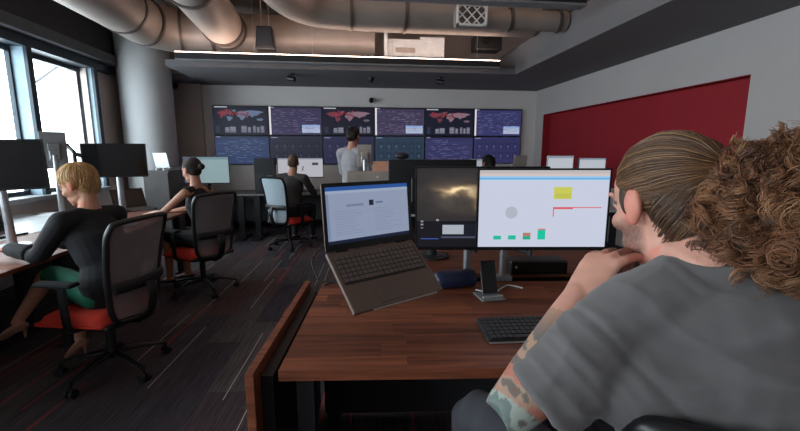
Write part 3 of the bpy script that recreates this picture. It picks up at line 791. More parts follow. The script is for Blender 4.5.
def lathe_x(mb, prof, seg=20):
    tmp = MB().lathe(prof, (0, 0, 0), seg); rot = Matrix.Rotation(PI/2, 3, 'Y')
    return mb.add([rot @ v for v in tmp.v], tmp.f)
obj('body', lathe_x(MB(), [(.030, -.098), (.042, -.086), (.046, -.06), (.046, .095), (.042, .110), (.026, .115)]), M_navy, bt, smooth=True)
obj('cap', lathe_x(MB(), [(.012, -.128), (.022, -.124), (.025, -.10), (.025, -.095)]), M_steel, bt, smooth=True)
q = atZ(541, 276, .742)
dt_ = thing('docking_station', 'black docking box under the white monitor', 'dock', (q.x, q.y+.06, .7405), MY)
obj('body', MB().span((-.16, -.05, .004), (.16, .07, .085)), M_blackm, dt_, bevel=.012)
obj('front_panel', MB().span((-.15, -.053, .015), (.15, -.049, .075)), M_glassy, dt_)
obj('power_button', MB().cyl((-.13, -.056, .05), (-.13, -.05, .05), .008, 12), M_steel, dt_)
for s in (-1, 1): obj('foot', MB().lathe([(.012, 0), (.012, .005)], (s*.13, 0, 0), 10), M_dark, dt_)
cb = MB(); tube(cb, [dk(-.02, .84, .76), dk(-.06, .9, .85), dk(.01, .93, .93), dk(.1, .9, .92), dk(.16, .8, .95)], .004); tube(cb, [dk(.02, .80, .746), dk(.05, .84, .747), dk(.1, .82, .747), dk(.15, .84, .747)], .004)
tag(obj('laptop_cable', cb, M_cable, smooth=True), 'black cables looping behind the left side of the raised laptop', 'cable')
cb = MB(); tube(cb, [dk(.78, .72, .745), dk(.85, .66, .745), dk(.90, .72, .745), dk(.96, .78, .745), dk(1.02, .74, .745)], .0035)
tag(obj('monitor_cable', cb, M_wplast, smooth=True), 'pale cable lying on the desk behind the phone stand', 'cable')

# ------------------------------------------------------------------ desks further off
opp = bench('dark bench desk facing the walnut desk from behind its monitors', .15, 2.10, 1.75, 2.86, M_wood, name='work_bench', rz=DR, group=None)
p = atY(421, 200, 2.72)
ad = add_monitor('monitor', 'black monitor seen from behind between the laptop and the wall displays', .56, .34, (atY(432, 180, 2.6).x, 2.6, 1.195), PI+MY, None, post=.452)
b = thing('webcam', 'small black webcam on top of the black monitor seen from behind', 'webcam', (atY(402, 159, 2.6).x, 2.59, 1.374), MY)
obj('body', MB().ell((0, 0, .022), (.045, .025, .022)), M_black, b, smooth=True)
obj('clip', MB().span((-.02, -.03, -.008), (.02, .02, .004)), M_black, b)
# long window-side bench: walnut on the near side, window glare painted white on the window side
bench('desk painted white with window glare, along the windows behind the blonde woman', -3.50, 1.35, -2.70, 5.0, M_white, name='window_bench')
wd = bench('walnut edged desk the two women work at', -2.69, 1.35, -1.98, 3.2, M_wood, name='work_bench')
wd2 = bench('dark desk under the arms of the woman with the hair bun', -2.69, 3.22, -1.9, 5.0, M_wood, name='work_bench', modesty=((-.36, -.6, .25), (-.34, .6, .7)))
bk = bench('long grey table against the back wall below the displays', -3.0, 6.75, 1.9, 7.55, mat('grey_laminate', (120, 116, 116), .5), name='wall_table', modesty=((-2.4, .2, .2), (2.4, .23, .66)))
for px in (247, 262):
    q = atZ(px, 235, 0)
    obj('leg', MB().box((q.x, 6.85, .36), (.09, .08, .71)).box((q.x, 6.85, .015), (.14, .6, .03)), M_black, bk).matrix_parent_inverse = Matrix.Translation((-bk.location.x, -bk.location.y, 0))
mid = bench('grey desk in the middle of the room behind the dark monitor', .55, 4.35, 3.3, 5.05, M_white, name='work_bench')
mid2 = bench('grey desk beside the standing man', -.22, 4.55, .45, 5.15, M_beige, name='work_bench')

# left side monitors and laptops
a = atY(-8, 165, 3.1)
add_monitor('monitor', 'black monitor at the left edge beside the blonde woman', .56, .33, a, math.radians(20), None, post=a.z-.741, roll=math.radians(-1.5), base='steel')
a = atY(115, 160, 3.9)
add_monitor('monitor', 'black monitor on a silver arm between the two women', .47, .275, a, math.radians(16), None, post=a.z-.741, base='steel')
a = atX(54, 150, -3.1)
add_monitor('monitor', 'grey upright monitor standing by the window', .20, .36, a, PI+math.radians(35), None, post=a.z-.741, back='grey', base='steel')
a = atX(74, 152, -3.05)
t = thing('articulated_stand', 'dark jointed monitor arm silhouetted against the window', 'stand', (a.x, a.y, .7405))
zz = a.z-.7405
obj('pole', MB().cyl((0, 0, 0), (0, 0, zz), .02, 12).lathe([(.08, 0), (.08, .015)], (0, 0, 0), 20), M_dark, t, smooth=True)
obj('upper_arm', MB().cyl((0, 0, zz), (-.10, .05, zz+.07), .022, 10).ell((-.10, .05, zz+.07), (.03, .03, .03), seg=12, rings=8), M_dark, t, smooth=True)
obj('lower_arm', MB().cyl((0, 0, zz-.02), (.1, .06, zz-.06), .022, 10).box((.11, .07, zz-.06), (.02, .1, .1)), M_dark, t, smooth=True)
for (px, py, s, lab, rz) in ((45, 214, .3, 'white paper sheet on the glare-white window desk', .2), (20, 216, .25, 'small white paper pad on the glare-white window desk near the left edge', -.4)):
    q = atZ(px, py, .742); o = obj('paper_sheet', MB().span((-.105, -.148, 0), (.105, .148, .0015)), M_paper); o.location = (q.x, q.y, .7405); o.rotation_euler = (0, 0, rz)
    tag(o, lab, 'paper')
q = atZ(38, 218, .75)
# laptops of the two women
def M4(loc, yaw): return Matrix.Translation(loc) @ Matrix.Rotation(yaw, 4, 'Z')
W1 = math.radians(72)                                   # facing of the first woman, from +Y towards -X
f1 = Vector((-math.sin(W1), math.cos(W1), 0))
q = atZ(-2, 236, .757)
laptop('dark laptop open before the blonde woman at the left edge', M4((q.x-.16, q.y+.06, .758), W1), lid=1.85, W=.34, D=.235, m=M_blackm)
q = atZ(150, 208, .757)
laptop('dark laptop with a blank screen before the woman with the hair bun', M4((q.x-.24, q.y+.06, .758), math.radians(50)), lid=1.95, W=.36, D=.25, trim=M_silvert, m=M_blackm)
# white laptop on a stand by the column
q = atY(168, 170, 6.5)
bx = thing('desk_cabinet', 'grey desk cabinet under the white laptop by the column', 'cabinet', (q.x, 6.5, 0))
M_cab = mat('cabinet_grey', (92, 88, 88), .7)
obj('body', MB().span((-.26, -.22, .02), (.10, .22, q.z-.002)), M_cab, bx, bevel=.006)
obj('door', MB().span((-.25, -.235, .04), (.09, -.22, q.z-.03)), M_cab, bx, bevel=.004)
obj('plinth', MB().span((-.25, -.2, 0), (.09, .2, .02)), M_black, bx)
laptop('white laptop standing open against the column', M4((q.x-.04, 6.44, q.z+.05), math.radians(150)), lid=1.75, W=.30, D=.22, m=M_wplast, keys=False)
st = thing('laptop_stand', 'white folding stand under the white laptop', 'stand', (q.x, 6.5, q.z), math.radians(-38))
obj('left_rail', MB().box((-.1, 0, .014), (.03, .24, .026)), M_wplast, st); obj('right_rail', MB().box((.09, 0, .014), (.03, .24, .026)), M_wplast, st)

# back table: monitors, computer
pale = [('r', 0, 0, 1, 1, (150, 176, 180)), ('r', 0, .9, 1, 1, (120, 150, 160)), ('r', 0, 0, .3, 1, (84, 104, 130))]
a, w, h = mon_at(184, 229, 157, 183, 6.9)
add_monitor('monitor', 'pale teal lit monitor behind the woman with the hair bun', w, h, a, 0, pale, .75, post=a.z-.741)
chat = [('r', 0, 0, 1, 1, (190, 190, 198)), ('r', 0, .93, 1, 1, (140, 144, 160)), ('r', .76, .62, .9, .76, (70, 72, 84)), ('p', [(.52, .3), (.56, .34), (.58, .56), (.55, .58)], (120, 120, 128)), ('r', .1, .2, .3, .23, (150, 150, 160))]
a, w, h = mon_at(278, 323, 158, 177, 7.0)
add_monitor('monitor', 'wide white lit monitor in front of the seated man in the dark jacket', w, h, a, 0, chat, .85, post=a.z-.741)
q = atY(266, 180, 6.95)
t = thing('desktop_computer', 'small black desktop computer with pale labels beside the wide white monitor', 'computer', (q.x, 6.95, .7405))
obj('case', MB().span((-.15, -.15, .004), (.15, .15, q.z+.36-.7405)), M_black, t, bevel=.006)
obj('front_panel', MB().span((-.13, -.156, .05), (.0, -.15, .34)), M_dark, t)
obj('label_plate', MB().span((.03, -.154, .16), (.13, -.15, .22)), M_grey, t)
obj('label_plate', MB().span((.03, -.154, .26), (.13, -.15, .30)), M_grey, t)
obj('foot', MB().span((-.14, -.12, 0), (.14, .12, .004)), M_black, t)
# things beside the standing man
a, w, h = mon_at(358, 371, 146, 165, 5.05)
add_monitor('monitor', 'narrow beige upright monitor right of the standing man', w, h+.02, a, PI, None, post=a.z-.741, back='beige')
q = atY(368, 182, 4.8)
t = thing('printer', 'beige boxy printer on the grey desk right of the standing man', 'printer', (q.x, 4.74, .7405))
obj('body', MB().span((-.26, -.16, 0), (.26, .08, .46)), M_beige, t, bevel=.02)
obj('paper_tray', MB().box((.16, -.02, .51), (.2, .012, .14), Matrix.Rotation(math.radians(-30), 3, 'X')), mat('orange_paper', (205, 150, 125), .8), t)
obj('output_slot', MB().span((-.18, -.166, .26), (.2, -.158, .30)), M_black, t)
obj('button', MB().cyl((.1, -.16, .40), (.1, -.168, .40), .012, 12), M_white, t)
# things beyond the white monitor
a = atY(524, 160, 4.7)
laptop('grey laptop tipped open above the white monitor, before the red recess', M4((a.x-.03, 4.78, 1.19), math.radians(195)), lid=1.75, W=.2, D=.2, m=M_beige, keys=False)
t = thing('laptop_stand', 'grey riser under the tipped grey laptop', 'stand', (a.x, 4.78, .7405))
obj('column', MB().cyl((0, 0, 0), (0, 0, .42), .02, 12).lathe([(.1, 0), (.1, .01)], (0, 0, 0), 20), M_dark, t)
obj('plate', MB().box((-.02, .05, .427), (.2, .2, .008)), M_dark, t)
wh = [('r', 0, 0, 1, 1, (198, 204, 214)), ('r', 0, .9, 1, 1, (150, 160, 176))]
a = atY(560, 168, 4.6)
add_monitor('monitor', 'first white monitor from the wall displays glowing below the red recess', .30, .22, (a.x, 4.6, 1.26), -.1, wh, .8, post=.519, back='white')
a = atY(592, 168, 4.6)
add_monitor('monitor', 'grey framed white monitor below the red recess, next to the long haired head', .32, .2, (a.x, 4.6, 1.245), -.1, wh, .8, post=.504, back='grey')
a = atY(476, 164, 4.7)
add_monitor('monitor', 'small pale monitor left of the black haired head', .14, .12, (a.x, 4.7, 1.27), 0, wh, .6, post=.529, back='white')
# light figure-like mark on the fifth lower screen is part of its picture; storage behind the red seats
p2 = atY(588, 262, 2.35)

# ------------------------------------------------------------------ chairs
def fwd(rz): return Vector((-math.sin(rz), math.cos(rz), 0))
c1 = Vector((-1.57, 2.66, 0)); r1 = math.radians(77)
ch1 = office_chair('office chair with dark mesh back and red seat under the blonde woman', c1, r1, back_top=1.02)
c2 = Vector((-1.53, 4.20, 0)); r2 = math.radians(55)
copy_tree(ch1, c2, r2, 'office chair with dark mesh back under the woman with the hair bun')
c3 = Vector((-.93, 6.05, 0)); r3 = math.radians(-38)
office_chair('office chair with pale mesh back under the seated man in the dark jacket', c3, r3, M_mesh2, back_top=1.06)
c5 = Vector((1.02, 3.05, 0))
copy_tree(ch1, c5, math.radians(165), 'office chair with red seat half hidden behind the white monitor')
HIP = Vector((.745, .665, 0)); mr = math.radians(-14)
office_chair('black office chair under the long haired man in the grey T-shirt', HIP+fwd(mr)*.10+Vector((.03, -.01, 0)), mr-.16, mat('black_chair_mesh', (40, 40, 43), .85, alpha=.95), back_top=.965, arm_h=.66, back_w=.46)

# ------------------------------------------------------------------ people
def remeshed(name, mb, voxel, smooth=4, parent=None, m=None, colour=None, deform=None, label=None):
    me = mb.mesh(name+'_raw'); o = bpy.data.objects.new(name, me); COL.objects.link(o)
    r = o.modifiers.new('r', 'REMESH'); r.mode = 'VOXEL'; r.voxel_size = voxel; r.adaptivity = 0
    s = o.modifiers.new('s', 'SMOOTH'); s.factor = .5; s.iterations = smooth
    dg = bpy.context.evaluated_depsgraph_get(); dg.update()
    nm = bpy.data.meshes.new_from_object(o.evaluated_get(dg)); nm.name = name
    bpy.data.objects.remove(o); bpy.data.meshes.remove(me)
    if deform:
        nm.calc_normals_split() if hasattr(nm, 'calc_normals_split') else None
        cos = [v.co + v.normal*deform(v.co, v.normal) for v in nm.vertices]
        for v, c in zip(nm.vertices, cos): v.co = c
    if colour:
        a = nm.color_attributes.new('Col', 'FLOAT_COLOR', 'POINT'); vals = []
        for v in nm.vertices: vals += [*colour(v.co), 1.0]
        a.data.foreach_set('color', vals)
    nm.materials.clear(); nm.materials.append(m)
    for p in nm.polygons: p.use_smooth = True
    oo = link(bpy.data.objects.new(name, nm), parent)
    if label: oo['label'] = label
    return oo
def limb(mb, pts, rads, n=5, seg=14, up=(.1, 1, .05), inflate=0., round_ends=True):
    p = catmull(pts, n); r = lerp_list(rads, n)
    r = [((q+inflate, q+inflate) if isinstance(q, (int, float)) else (q[0]+inflate, q[1]+inflate)) for q in r]
    if round_ends:
        for end in (0, 1):
            q, t = (p[0], (p[0]-p[1]).normalized()) if end == 0 else (p[-1], (p[-1]-p[-2]).normalized())
            rr_ = r[0] if end == 0 else r[-1]; mn = min(rr_)*.9
            ex = [(q+t*mn*math.sin(a), (rr_[0]*math.cos(a), rr_[1]*math.cos(a))) for a in (.5, .95, 1.35)]
            if end == 0: p = [e[0] for e in ex][::-1]+p; r = [e[1] for e in ex][::-1]+r
            else: p = p+[e[0] for e in ex]; r = r+[e[1] for e in ex]
    mb.loft(p, r, seg, up=up)
def head_prims(mb, Mh, female=False, s=1., ear=1.):
    """Mh: 4x4 of the head, origin between the ears, facing +Y"""
    R3 = Mh.to_3x3(); 
    def E(c, r): mb.ell(Mh @ (Vector(c)*s), [x*s for x in r], R3, 18, 12)
    E((0, -.018, .04), (.074, .094, .084)); E((0, .022, .035), (.066, .07, .07)); E((0, .03, -.02), (.061, .064, .075))
    E((0, .04, -.075), (.044 if female else .052, .05, .036)); E((0, .073, -.10), (.02, .016, .016 if female else .02)); E((0, .02, -.075), (.054 if female else .06, .05, .035))
    for sx in (-1, 1):
        E((sx*.036, .062, -.03), (.024, .026, .022))       # cheek bones
        E((sx*.031, .079, .028), (.024, .013, .009))       # brow ridge
        E((sx*.031, .076, .006), (.0135, .0135, .0115))    # eye ball under the lid
        E((sx*.0765, -.006, .002), (.0105*ear, .0195, .032)); E((sx*(.0785+.004*(ear-1)), -.017, .006), (.008, .010, .026)); E((sx*.0765, -.002, -.022), (.0095*ear, .0125, .017))
        E((sx*.011, .097, -.032), (.009, .010, .008))
    mb.loft([Mh @ (Vector(q)*s) for q in ((0, .082, .025), (0, .094, .0), (0, .107, -.024), (0, .101, -.036))], [(.008*s, .008*s), (.009*s, .01*s), (.0125*s, .0115*s), (.008*s, .006*s)], 10, up=R3 @ Vector((0, 1, 0)))
    E((0, .087, -.06), (.023, .011, .0065)); E((0, .085, -.071), (.02, .012, .0075))
def neck_prims(mb, Mh, base, r=.056, s=1.):
    top = Mh @ (Vector((0, -.02, -.02))*s); mid = Mh @ (Vector((0, -.018, -.09))*s)
    limb(mb, [top, mid, base], [r, r, r*1.22], up=(0, 1, .1))
def skin_colour(Mh, s, base, lips=(150, 82, 74), brow=(90, 66, 46), stubble=None, extra=None):
    Mi = Mh.inverted(); b = Vector(hexc(*base)); lp = Vector(hexc(*lips)); br = Vector(hexc(*brow)); st = Vector(hexc(*stubble)) if stubble else None
    def f(co):
        if extra:
            e = extra(co)
            if e is not None: return e
        q = (Mi @ co)/s; c = b*(1+.10*noise.noise(co*40))
        if abs(q.x) < .1 and -.14 < q.z < .14 and abs(q.y) < .14:
            red = max(0, 1-((q-Vector((0, .1, -.03))).length/.05)); c = c.lerp(Vector((b.x*1.1, b.y*.8, b.z*.78)), .5*red)
            if abs(abs(q.x)-.078) < .02 and abs(q.y) < .04: c = Vector((c.x*1.1, c.y*.82, c.z*.8))
            if st is not None and q.y < .135 and q.y > -.01 and q.z < -.02 and not (q.y > .1 and q.z > -.05):
                k = min(1, max(0, (-.018-q.z)/.025))*min(1, max(0, (q.y+.01)/.025)); c = c.lerp(st, .9*k*(.75+.35*noise.noise(co*260)))
            if q.y > .085 and abs(q.x) < .024 and -.077 < q.z < -.054: c = lp
            for sx in (-1, 1):
                if q.y > .06 and abs(q.z-.030-.004*math.cos((abs(q.x)-.03)*60)) < .006 and .012 < abs(q.x) < .05: c = br
                d = math.hypot(abs(q.x)-.031, (q.z-.006)*1.7)
                if q.y > .075 and d < .0125: c = Vector((.55, .53, .5)) if d > .0055 else Vector((.03, .022, .018))
                if q.y > .07 and .0125 <= d < .015 and q.z > .006: c = br*.6
        return (c.x, c.y, c.z)
    return f
def hand_prims(mb, W, d, n, s=1., side=1, curl=(.5, .6, .5), spread=.10, thumb=(.6, .35), thick=1.):
    """W wrist, d towards the knuckles, n the way the palm faces; side +1 puts the thumb at n x d"""
    d = Vector(d).normalized(); n = Vector(n); n = (n-d*n.dot(d)).normalized(); b = n.cross(d)*side
    W = Vector(W)
    limb(mb, [W-d*.01*s, W+d*.03*s, W+d*.062*s, W+d*.088*s], [(.027*s, .019*s), (.035*s, .017*s), (.040*s, .0155*s), (.038*s, .011*s)], 4, 14, up=n)
    limb(mb, [W+d*.012*s+b*.018*s+n*.006*s, W+d*.05*s+b*.03*s+n*.008*s], [.015*s, .013*s], 3, 10, up=n)
    base = [(.030, .088, .085, 1.), (.010, .093, .094, 1.03), (-.011, .090, .087, .98), (-.030, .082, .068, .86)]
    for i, (ob, od, L, rr) in enumerate(base):
        c1_, c2_, c3_ = [x*(1+.12*(i-1)) for x in curl]
        p = W+d*od*s+b*ob*s; dirn = (d+b*spread*(1.5-i)*.5).normalized(); pts = [p-dirn*.012*s, p]
        ang = 0
        for seg_, cc in zip((.46, .30, .24), (c1_, c2_, c3_)):
            ang += cc; v = dirn*math.cos(ang)+n*math.sin(ang); p = p+v*L*seg_*s; pts.append(p)
        r0 = .0092*rr*s*thick
        limb(mb, pts, [r0*1.08, r0*1.08, r0*.98, r0*.92, r0*.74], 4, 10, up=b)
    p = W+d*.022*s+b*.030*s+n*.006*s; a1, a2 = thumb
    v = (d*math.cos(a1)+b*math.sin(a1)*.8+n*.35).normalized(); pts = [p-v*.012*s, p]; p = p+v*.040*s; pts.append(p)
    v2 = (v+(-b)*a2+n*a2*.6+d*.25).normalized(); p = p+v2*.030*s; pts.append(p); v3 = (v2+(-b)*a2*.5+n*.2).normalized(); p = p+v3*.024*s; pts.append(p)
    limb(mb, pts, [.0125*s, .012*s, .0115*s, .0105*s, .0078*s], 4, 10, up=n)
def ik(a, c, l1, l2, hint):
    a, c = Vector(a), Vector(c); d = c-a; L = min(d.length, (l1+l2)*.999); dn = d.normalized()
    x = (l1*l1-l2*l2+L*L)/(2*L); h = math.sqrt(max(0, l1*l1-x*x)); hv = Vector(hint); hv = hv-dn*hv.dot(dn); hv.normalize()
    return a+dn*x+hv*h
def strand_mesh(name, strands, m, parent, seg=3):
    """thin tubes, each (points, radius, colour), as one mesh of hair"""
    vs = []; fs = []; cols = []
    for pts, rad, col in strands:
        n = len(pts); o = len(vs); prev = Vector((.3, .5, .81))
        for i, p in enumerate(pts):
            t = (pts[min(i+1, n-1)]-pts[max(i-1, 0)])
            t = t.normalized() if t.length > 1e-9 else Vector((0, 0, 1))
            u = prev-t*prev.dot(t)
            if u.length < 1e-3: u = t.orthogonal()
            u.normalize(); prev = u; w = t.cross(u)
            r = rad*(1 if i < n-2 else .55)
            for k in range(seg):
                a = 2*PI*k/seg; vs.append(p+u*(r*math.cos(a))+w*(r*math.sin(a))); cols += [*col, 1.]
        for i in range(n-1):
            for k in range(seg): fs.append((o+i*seg+k, o+i*seg+(k+1) % seg, o+(i+1)*seg+(k+1) % seg, o+(i+1)*seg+k))
    me = bpy.data.meshes.new(name); me.from_pydata([tuple(v) for v in vs], [], fs)
    a = me.color_attributes.new('Col', 'FLOAT_COLOR', 'POINT'); a.data.foreach_set('color', cols)
    for p in me.polygons: p.use_smooth = True
    me.materials.append(m); return link(bpy.data.objects.new(name, me), parent)
M_skin = vcol('skin', .55, sss=.12, bump=.08, bscale=350)
M_hair = vcol('hair_strands', .45, spec=.5)
M_haircap = vcol('hair_cap', .6, bump=.5, bscale=30, stretch=(9, 2, 1))
def slerp_on(Mh, s, a, b, n, lift, rad=(.074, .094, .084), c=(0, -.018, .04), arch=0., jit=None):
    """path over the skull from direction a to direction b"""
    a, b = Vector(a).normalized(), Vector(b).normalized(); out = []
    om = max(1e-4, a.angle(b)); so = math.sin(om)
    for i in range(n+1):
        t = i/n; v = a*(math.sin((1-t)*om)/so)+b*(math.sin(t*om)/so)
        l = 1+lift+arch*math.sin(PI*t)
        q = Vector((c[0]+v.x*rad[0]*l, c[1]+v.y*rad[1]*l, c[2]+v.z*rad[2]*l))
        if jit: q += jit*noise.noise_vector(q*30)*.5
        out.append(Mh @ (q*s))
    return out

def generic_person(label, loc, rz, P, top, bottom, skin, hair, name='person', voxel=.007, s=1., female=False, hands=True):
    """P: joints in the person's frame (facing +Y); top/bottom: (part name, material, kind)"""
    t = thing(name, label, 'person', loc, rz)
    pel, chest, neck = Vector(P['pelvis']), Vector(P['chest']), Vector(P['neck'])
    waist = pel.lerp(chest, .5)+Vector((0, P.get('slump', 0.), 0))
    Mh = Matrix.Translation(P['head']) @ Matrix.Rotation(P.get('hyaw', 0), 4, 'Z') @ Matrix.Rotation(P.get('hpitch', 0), 4, 'X') @ Matrix.Rotation(P.get('hroll', 0), 4, 'Y')
    body = MB(); cl = MB(); bt_ = MB()
    hw, ww, cw, sw = (.165, .125, .145, .17) if female else (.16, .15, .17, .20)
    tor = [pel+Vector((0, 0, -.05)), pel+Vector((0, 0, .06)), waist, chest, neck+Vector((0, -.005, -.06))]
    tr = [(hw*.9, .11), (hw, .115), (ww, .095), (cw, .115), (sw*.62, .07)]
    limb(body, tor, [(a-.012, b-.012) for a, b in tr], 5, 20, up=(0, 1, 0))
    bk_ = P.get('bulk', 0.)
    limb(cl, tor, [(a+.006+bk_, b+.006+bk_) for a, b in tr], 5, 20, up=(0, 1, 0))
    head_prims(body, Mh, female, s); neck_prims(body, Mh, neck, .048 if female else .056, s)
    sh = {}
    for sx, k in ((-1, 'L'), (1, 'R')):
        S_ = neck+(Vector(P.get('shoulder', (sw, -.01, -.05)))*Vector((1, 1, 1)) if sx > 0 else Vector((-P.get('shoulder', (sw, -.01, -.05))[0], *P.get('shoulder', (sw, -.01, -.05))[1:])))
        sh[k] = S_; Hn = Vector(P['hand'+k]); El = ik(S_, Hn, .285*P.get('arm', 1), .255*P.get('arm', 1), P.get('elbow'+k, (sx*.6, -.3, -1)))
        rads = [.050, .044, .037, .040, .031, .025] if not female else [.042, .036, .031, .034, .026, .021]
        pts = [S_, S_.lerp(El, .5), El, El.lerp(Hn, .35), El.lerp(Hn, .75), Hn]
        limb(body, [neck+Vector((sx*.04, -.01, -.03)), S_], [.05, .05 if not female else .043], 3, 12)
        limb(body, pts, rads, 4, 12)
        d = (Hn-El).normalized(); d.z = max(d.z, -.08)
        pn = Vector(P.get('palm', (0, 0, -1)))
        hand_prims(body, Hn, d, pn, .95 if not female else .86, side=1 if sx < 0 else -1, curl=P.get('curl', (.35, .45, .3)))
        sl = P.get('sleeve', 1.)
        if sl > 0:
            pts = pts[:-1]+[pts[-1].lerp(pts[-2], .12)]
            cp = catmull(pts[:max(2, int(round(2+sl*3.6)))], 4)
            cr = lerp_list(rads[:max(2, int(round(2+sl*3.6)))], 4)
            limb(cl, [neck+Vector((sx*.06, -.01, -.035)), S_], [.058, .062], 3, 12)
            limb(cl, cp, [q+.011+bk_*.7 for q in cr], 1, 12)
        elif sl == 0: limb(cl, [neck+Vector((sx*.07, -.01, -.03)), S_.lerp(neck, .25)], [.045, .05], 3, 12)
        # legs
        hp = pel+Vector((sx*.085, 0, -.03)); K = Vector(P['knee'+k]); A = Vector(P['ankle'+k])
        lr = [.082, .074, .058, .052, .036] if not female else [.082, .070, .052, .048, .031]
        lp = [hp, hp.lerp(K, .5), K, K.lerp(A, .35), A]
        limb(body, lp, lr, 4, 14)
        td = Vector(P.get('toe'+k, (0, 1, 0))).normalized()
        limb(body, [A+Vector((0, 0, .0))-td*.03+Vector((0, 0, -.03)), A+td*.06+Vector((0, 0, -.045)), A+td*.14+Vector((0, 0, -.062))], [(.030, .03), (.036, .026), (.03, .014)], 4, 12, up=(0, 0, 1))
        if bottom[2] == 'skirt':
            limb(bt_, [hp, hp.lerp(K, .5), hp.lerp(K, .92)], [.097, .087, .072], 4, 14)
        else: limb(bt_, lp[:-1]+[A+Vector((0, 0, .02))], [q+.012 for q in lr[:-1]]+[.05], 4, 14)
        # shoes
        so = MB(); A2 = A+Vector((0, 0, -.04))
        heel = P.get('heel', 0)
        limb(so, [A2-td*.045, A2+td*.05+Vector((0, 0, -.014)), A2+td*.12+Vector((0, 0, -.026)), A2+td*.175+Vector((0, 0, -.03))], [(.033, .03 if not heel else .024), (.042, .028 if not heel else .02), (.043, .022), (.026, .014)], 4, 14, up=(0, 0, 1))
        if heel: so.cyl(A2-td*.05+Vector((0, 0, -.01)), A2-td*.045+Vector((0, 0, -.01-heel)), .016, 10, .006)
        remeshed('shoe', so, .006, 2, t, P.get('shoe', M_black))
    limb(bt_, [pel+Vector((0, 0, -.055)), pel+Vector((0, 0, .03)), pel.lerp(waist, .7)], [(hw*.95, .125), (hw+.012, .128), (ww+.012, .105)], 4, 20, up=(0, 1, 0))
    remeshed('body', body, voxel, 3, t, M_skin, skin_colour(Mh, s, skin, stubble=P.get('stubble')))
    def fold(co, n): return .006*noise.noise(co*9)+.004*noise.noise(Vector((co.x*7, co.y*7, co.z*26)))
    remeshed(top[0], cl, voxel*1.1, 4, t, top[1], deform=fold)
    remeshed(bottom[0], bt_, voxel*1.2, 4, t, bottom[1], deform=fold)
    hair(t, Mh, s)
    return t, Mh

def short_hair(cols, lift=.10, back=-.02, seed=1, low=-.35, fringe=.32, n=420, thick=.0016, side_len=.5, name='hair', whorl=(0, -.35, .94)):
    """cap plus strands combed from the whorl at the crown"""
    def f(t, Mh, s):
        rr = random.Random(seed); st = []
        cap = MB(); R3 = Mh.to_3x3(); cap.ell(Mh @ (Vector((0, -.026, .046))*s), [.0785*s, .093*s, .084*s], R3, 24, 16)
        cap.ell(Mh @ (Vector((0, -.045, .0))*s), [.07*s, .068*s, .075*s], R3, 20, 14)
        c0 = Vector(hexc(*cols[0]))
        remeshed('hair_base', cap, .006, 2, t, M_haircap, lambda co: tuple(c0*(.75+.3*noise.noise(co*45))))
        for _ in range(n):
            az = rr.uniform(0, 2*PI); fr = max(0, math.cos(az))      # az 0 = forehead
            zed = low+(fringe-low)*fr**.8+rr.uniform(-.16, .10); rr_ = math.sqrt(max(0, 1-zed*zed))
            b = (math.sin(az)*rr_, math.cos(az)*rr_, zed)
            c = Vector(hexc(*rr.choice(cols)))*rr.uniform(.7, 1.25)
            st.append((slerp_on(Mh, s, (whorl[0]+rr.gauss(0, .15), whorl[1]+rr.gauss(0, .15), whorl[2]), b, 9, lift+rr.uniform(-.03, .03), arch=rr.uniform(.0, .06), jit=.006), thick*rr.uniform(.8, 1.3), tuple(c)))
        for _ in range(n//2):
            az = rr.choice((-1, 1))*rr.uniform(1.7, 3.14); z = rr.uniform(-.95, -.25); q = math.sqrt(1-z*z)
            st.append((slerp_on(Mh, s, (rr.gauss(0, .2), -.6, .7), (math.sin(az)*q, math.cos(az)*q, z), 9, .04+lift*.4+rr.uniform(-.02, .03), (.0715, .07, .079), (0, -.045, -.002), rr.uniform(0, .05), .006), thick*rr.uniform(.8, 1.3), tuple(Vector(hexc(*rr.choice(cols)))*rr.uniform(.6, 1.1))))
        strand_mesh(name, st, M_hair, t)
    return f
def bun_hair(cols, seed=3):
    def f(t, Mh, s):
        rr = random.Random(seed); st = []; R3 = Mh.to_3x3(); c0 = Vector(hexc(*cols[0]))
        cap = MB(); cap.ell(Mh @ (Vector((0, -.026, .046))*s), [.0775*s, .094*s, .085*s], R3, 24, 16); cap.ell(Mh @ (Vector((0, -.04, .0))*s), [.068*s, .068*s, .07*s], R3, 20, 14)
        remeshed('hair_base', cap, .006, 2, t, M_haircap, lambda co: tuple(c0*(.75+.3*noise.noise(co*45))))
        T = Vector((0, -.93, -.12))
        for _ in range(360):
            az = rr.uniform(0, 2*PI); fr = max(0, math.cos(az)); z = -.45+.85*fr+rr.uniform(-.06, .06); q = math.sqrt(max(0, 1-z*z))
            st.append((slerp_on(Mh, s, (math.sin(az)*q, math.cos(az)*q, z), T, 9, .08+rr.uniform(-.02, .02), arch=.04), .0015, tuple(Vector(hexc(*rr.choice(cols)))*rr.uniform(.7, 1.2))))
        strand_mesh('hair', st, M_hair, t)
        st = []; B = Vector((0, -.14, .015))
        for _ in range(160):
            a = rr.uniform(0, 2*PI); el = rr.uniform(-1.2, 1.2); ax_ = Vector((math.cos(a)*math.cos(el), math.sin(a)*math.cos(el), math.sin(el))); u = ax_.orthogonal().normalized(); w = ax_.cross(u); r = rr.uniform(.016, .034)
            st.append(([Mh @ ((B+u*r*math.cos(q*.6)+w*r*math.sin(q*.6))*s) for q in range(11)], .0022, tuple(Vector(hexc(*rr.choice(cols)))*rr.uniform(.6, 1.1))))
        strand_mesh('hair_bun', st, M_hair, t)
    return f

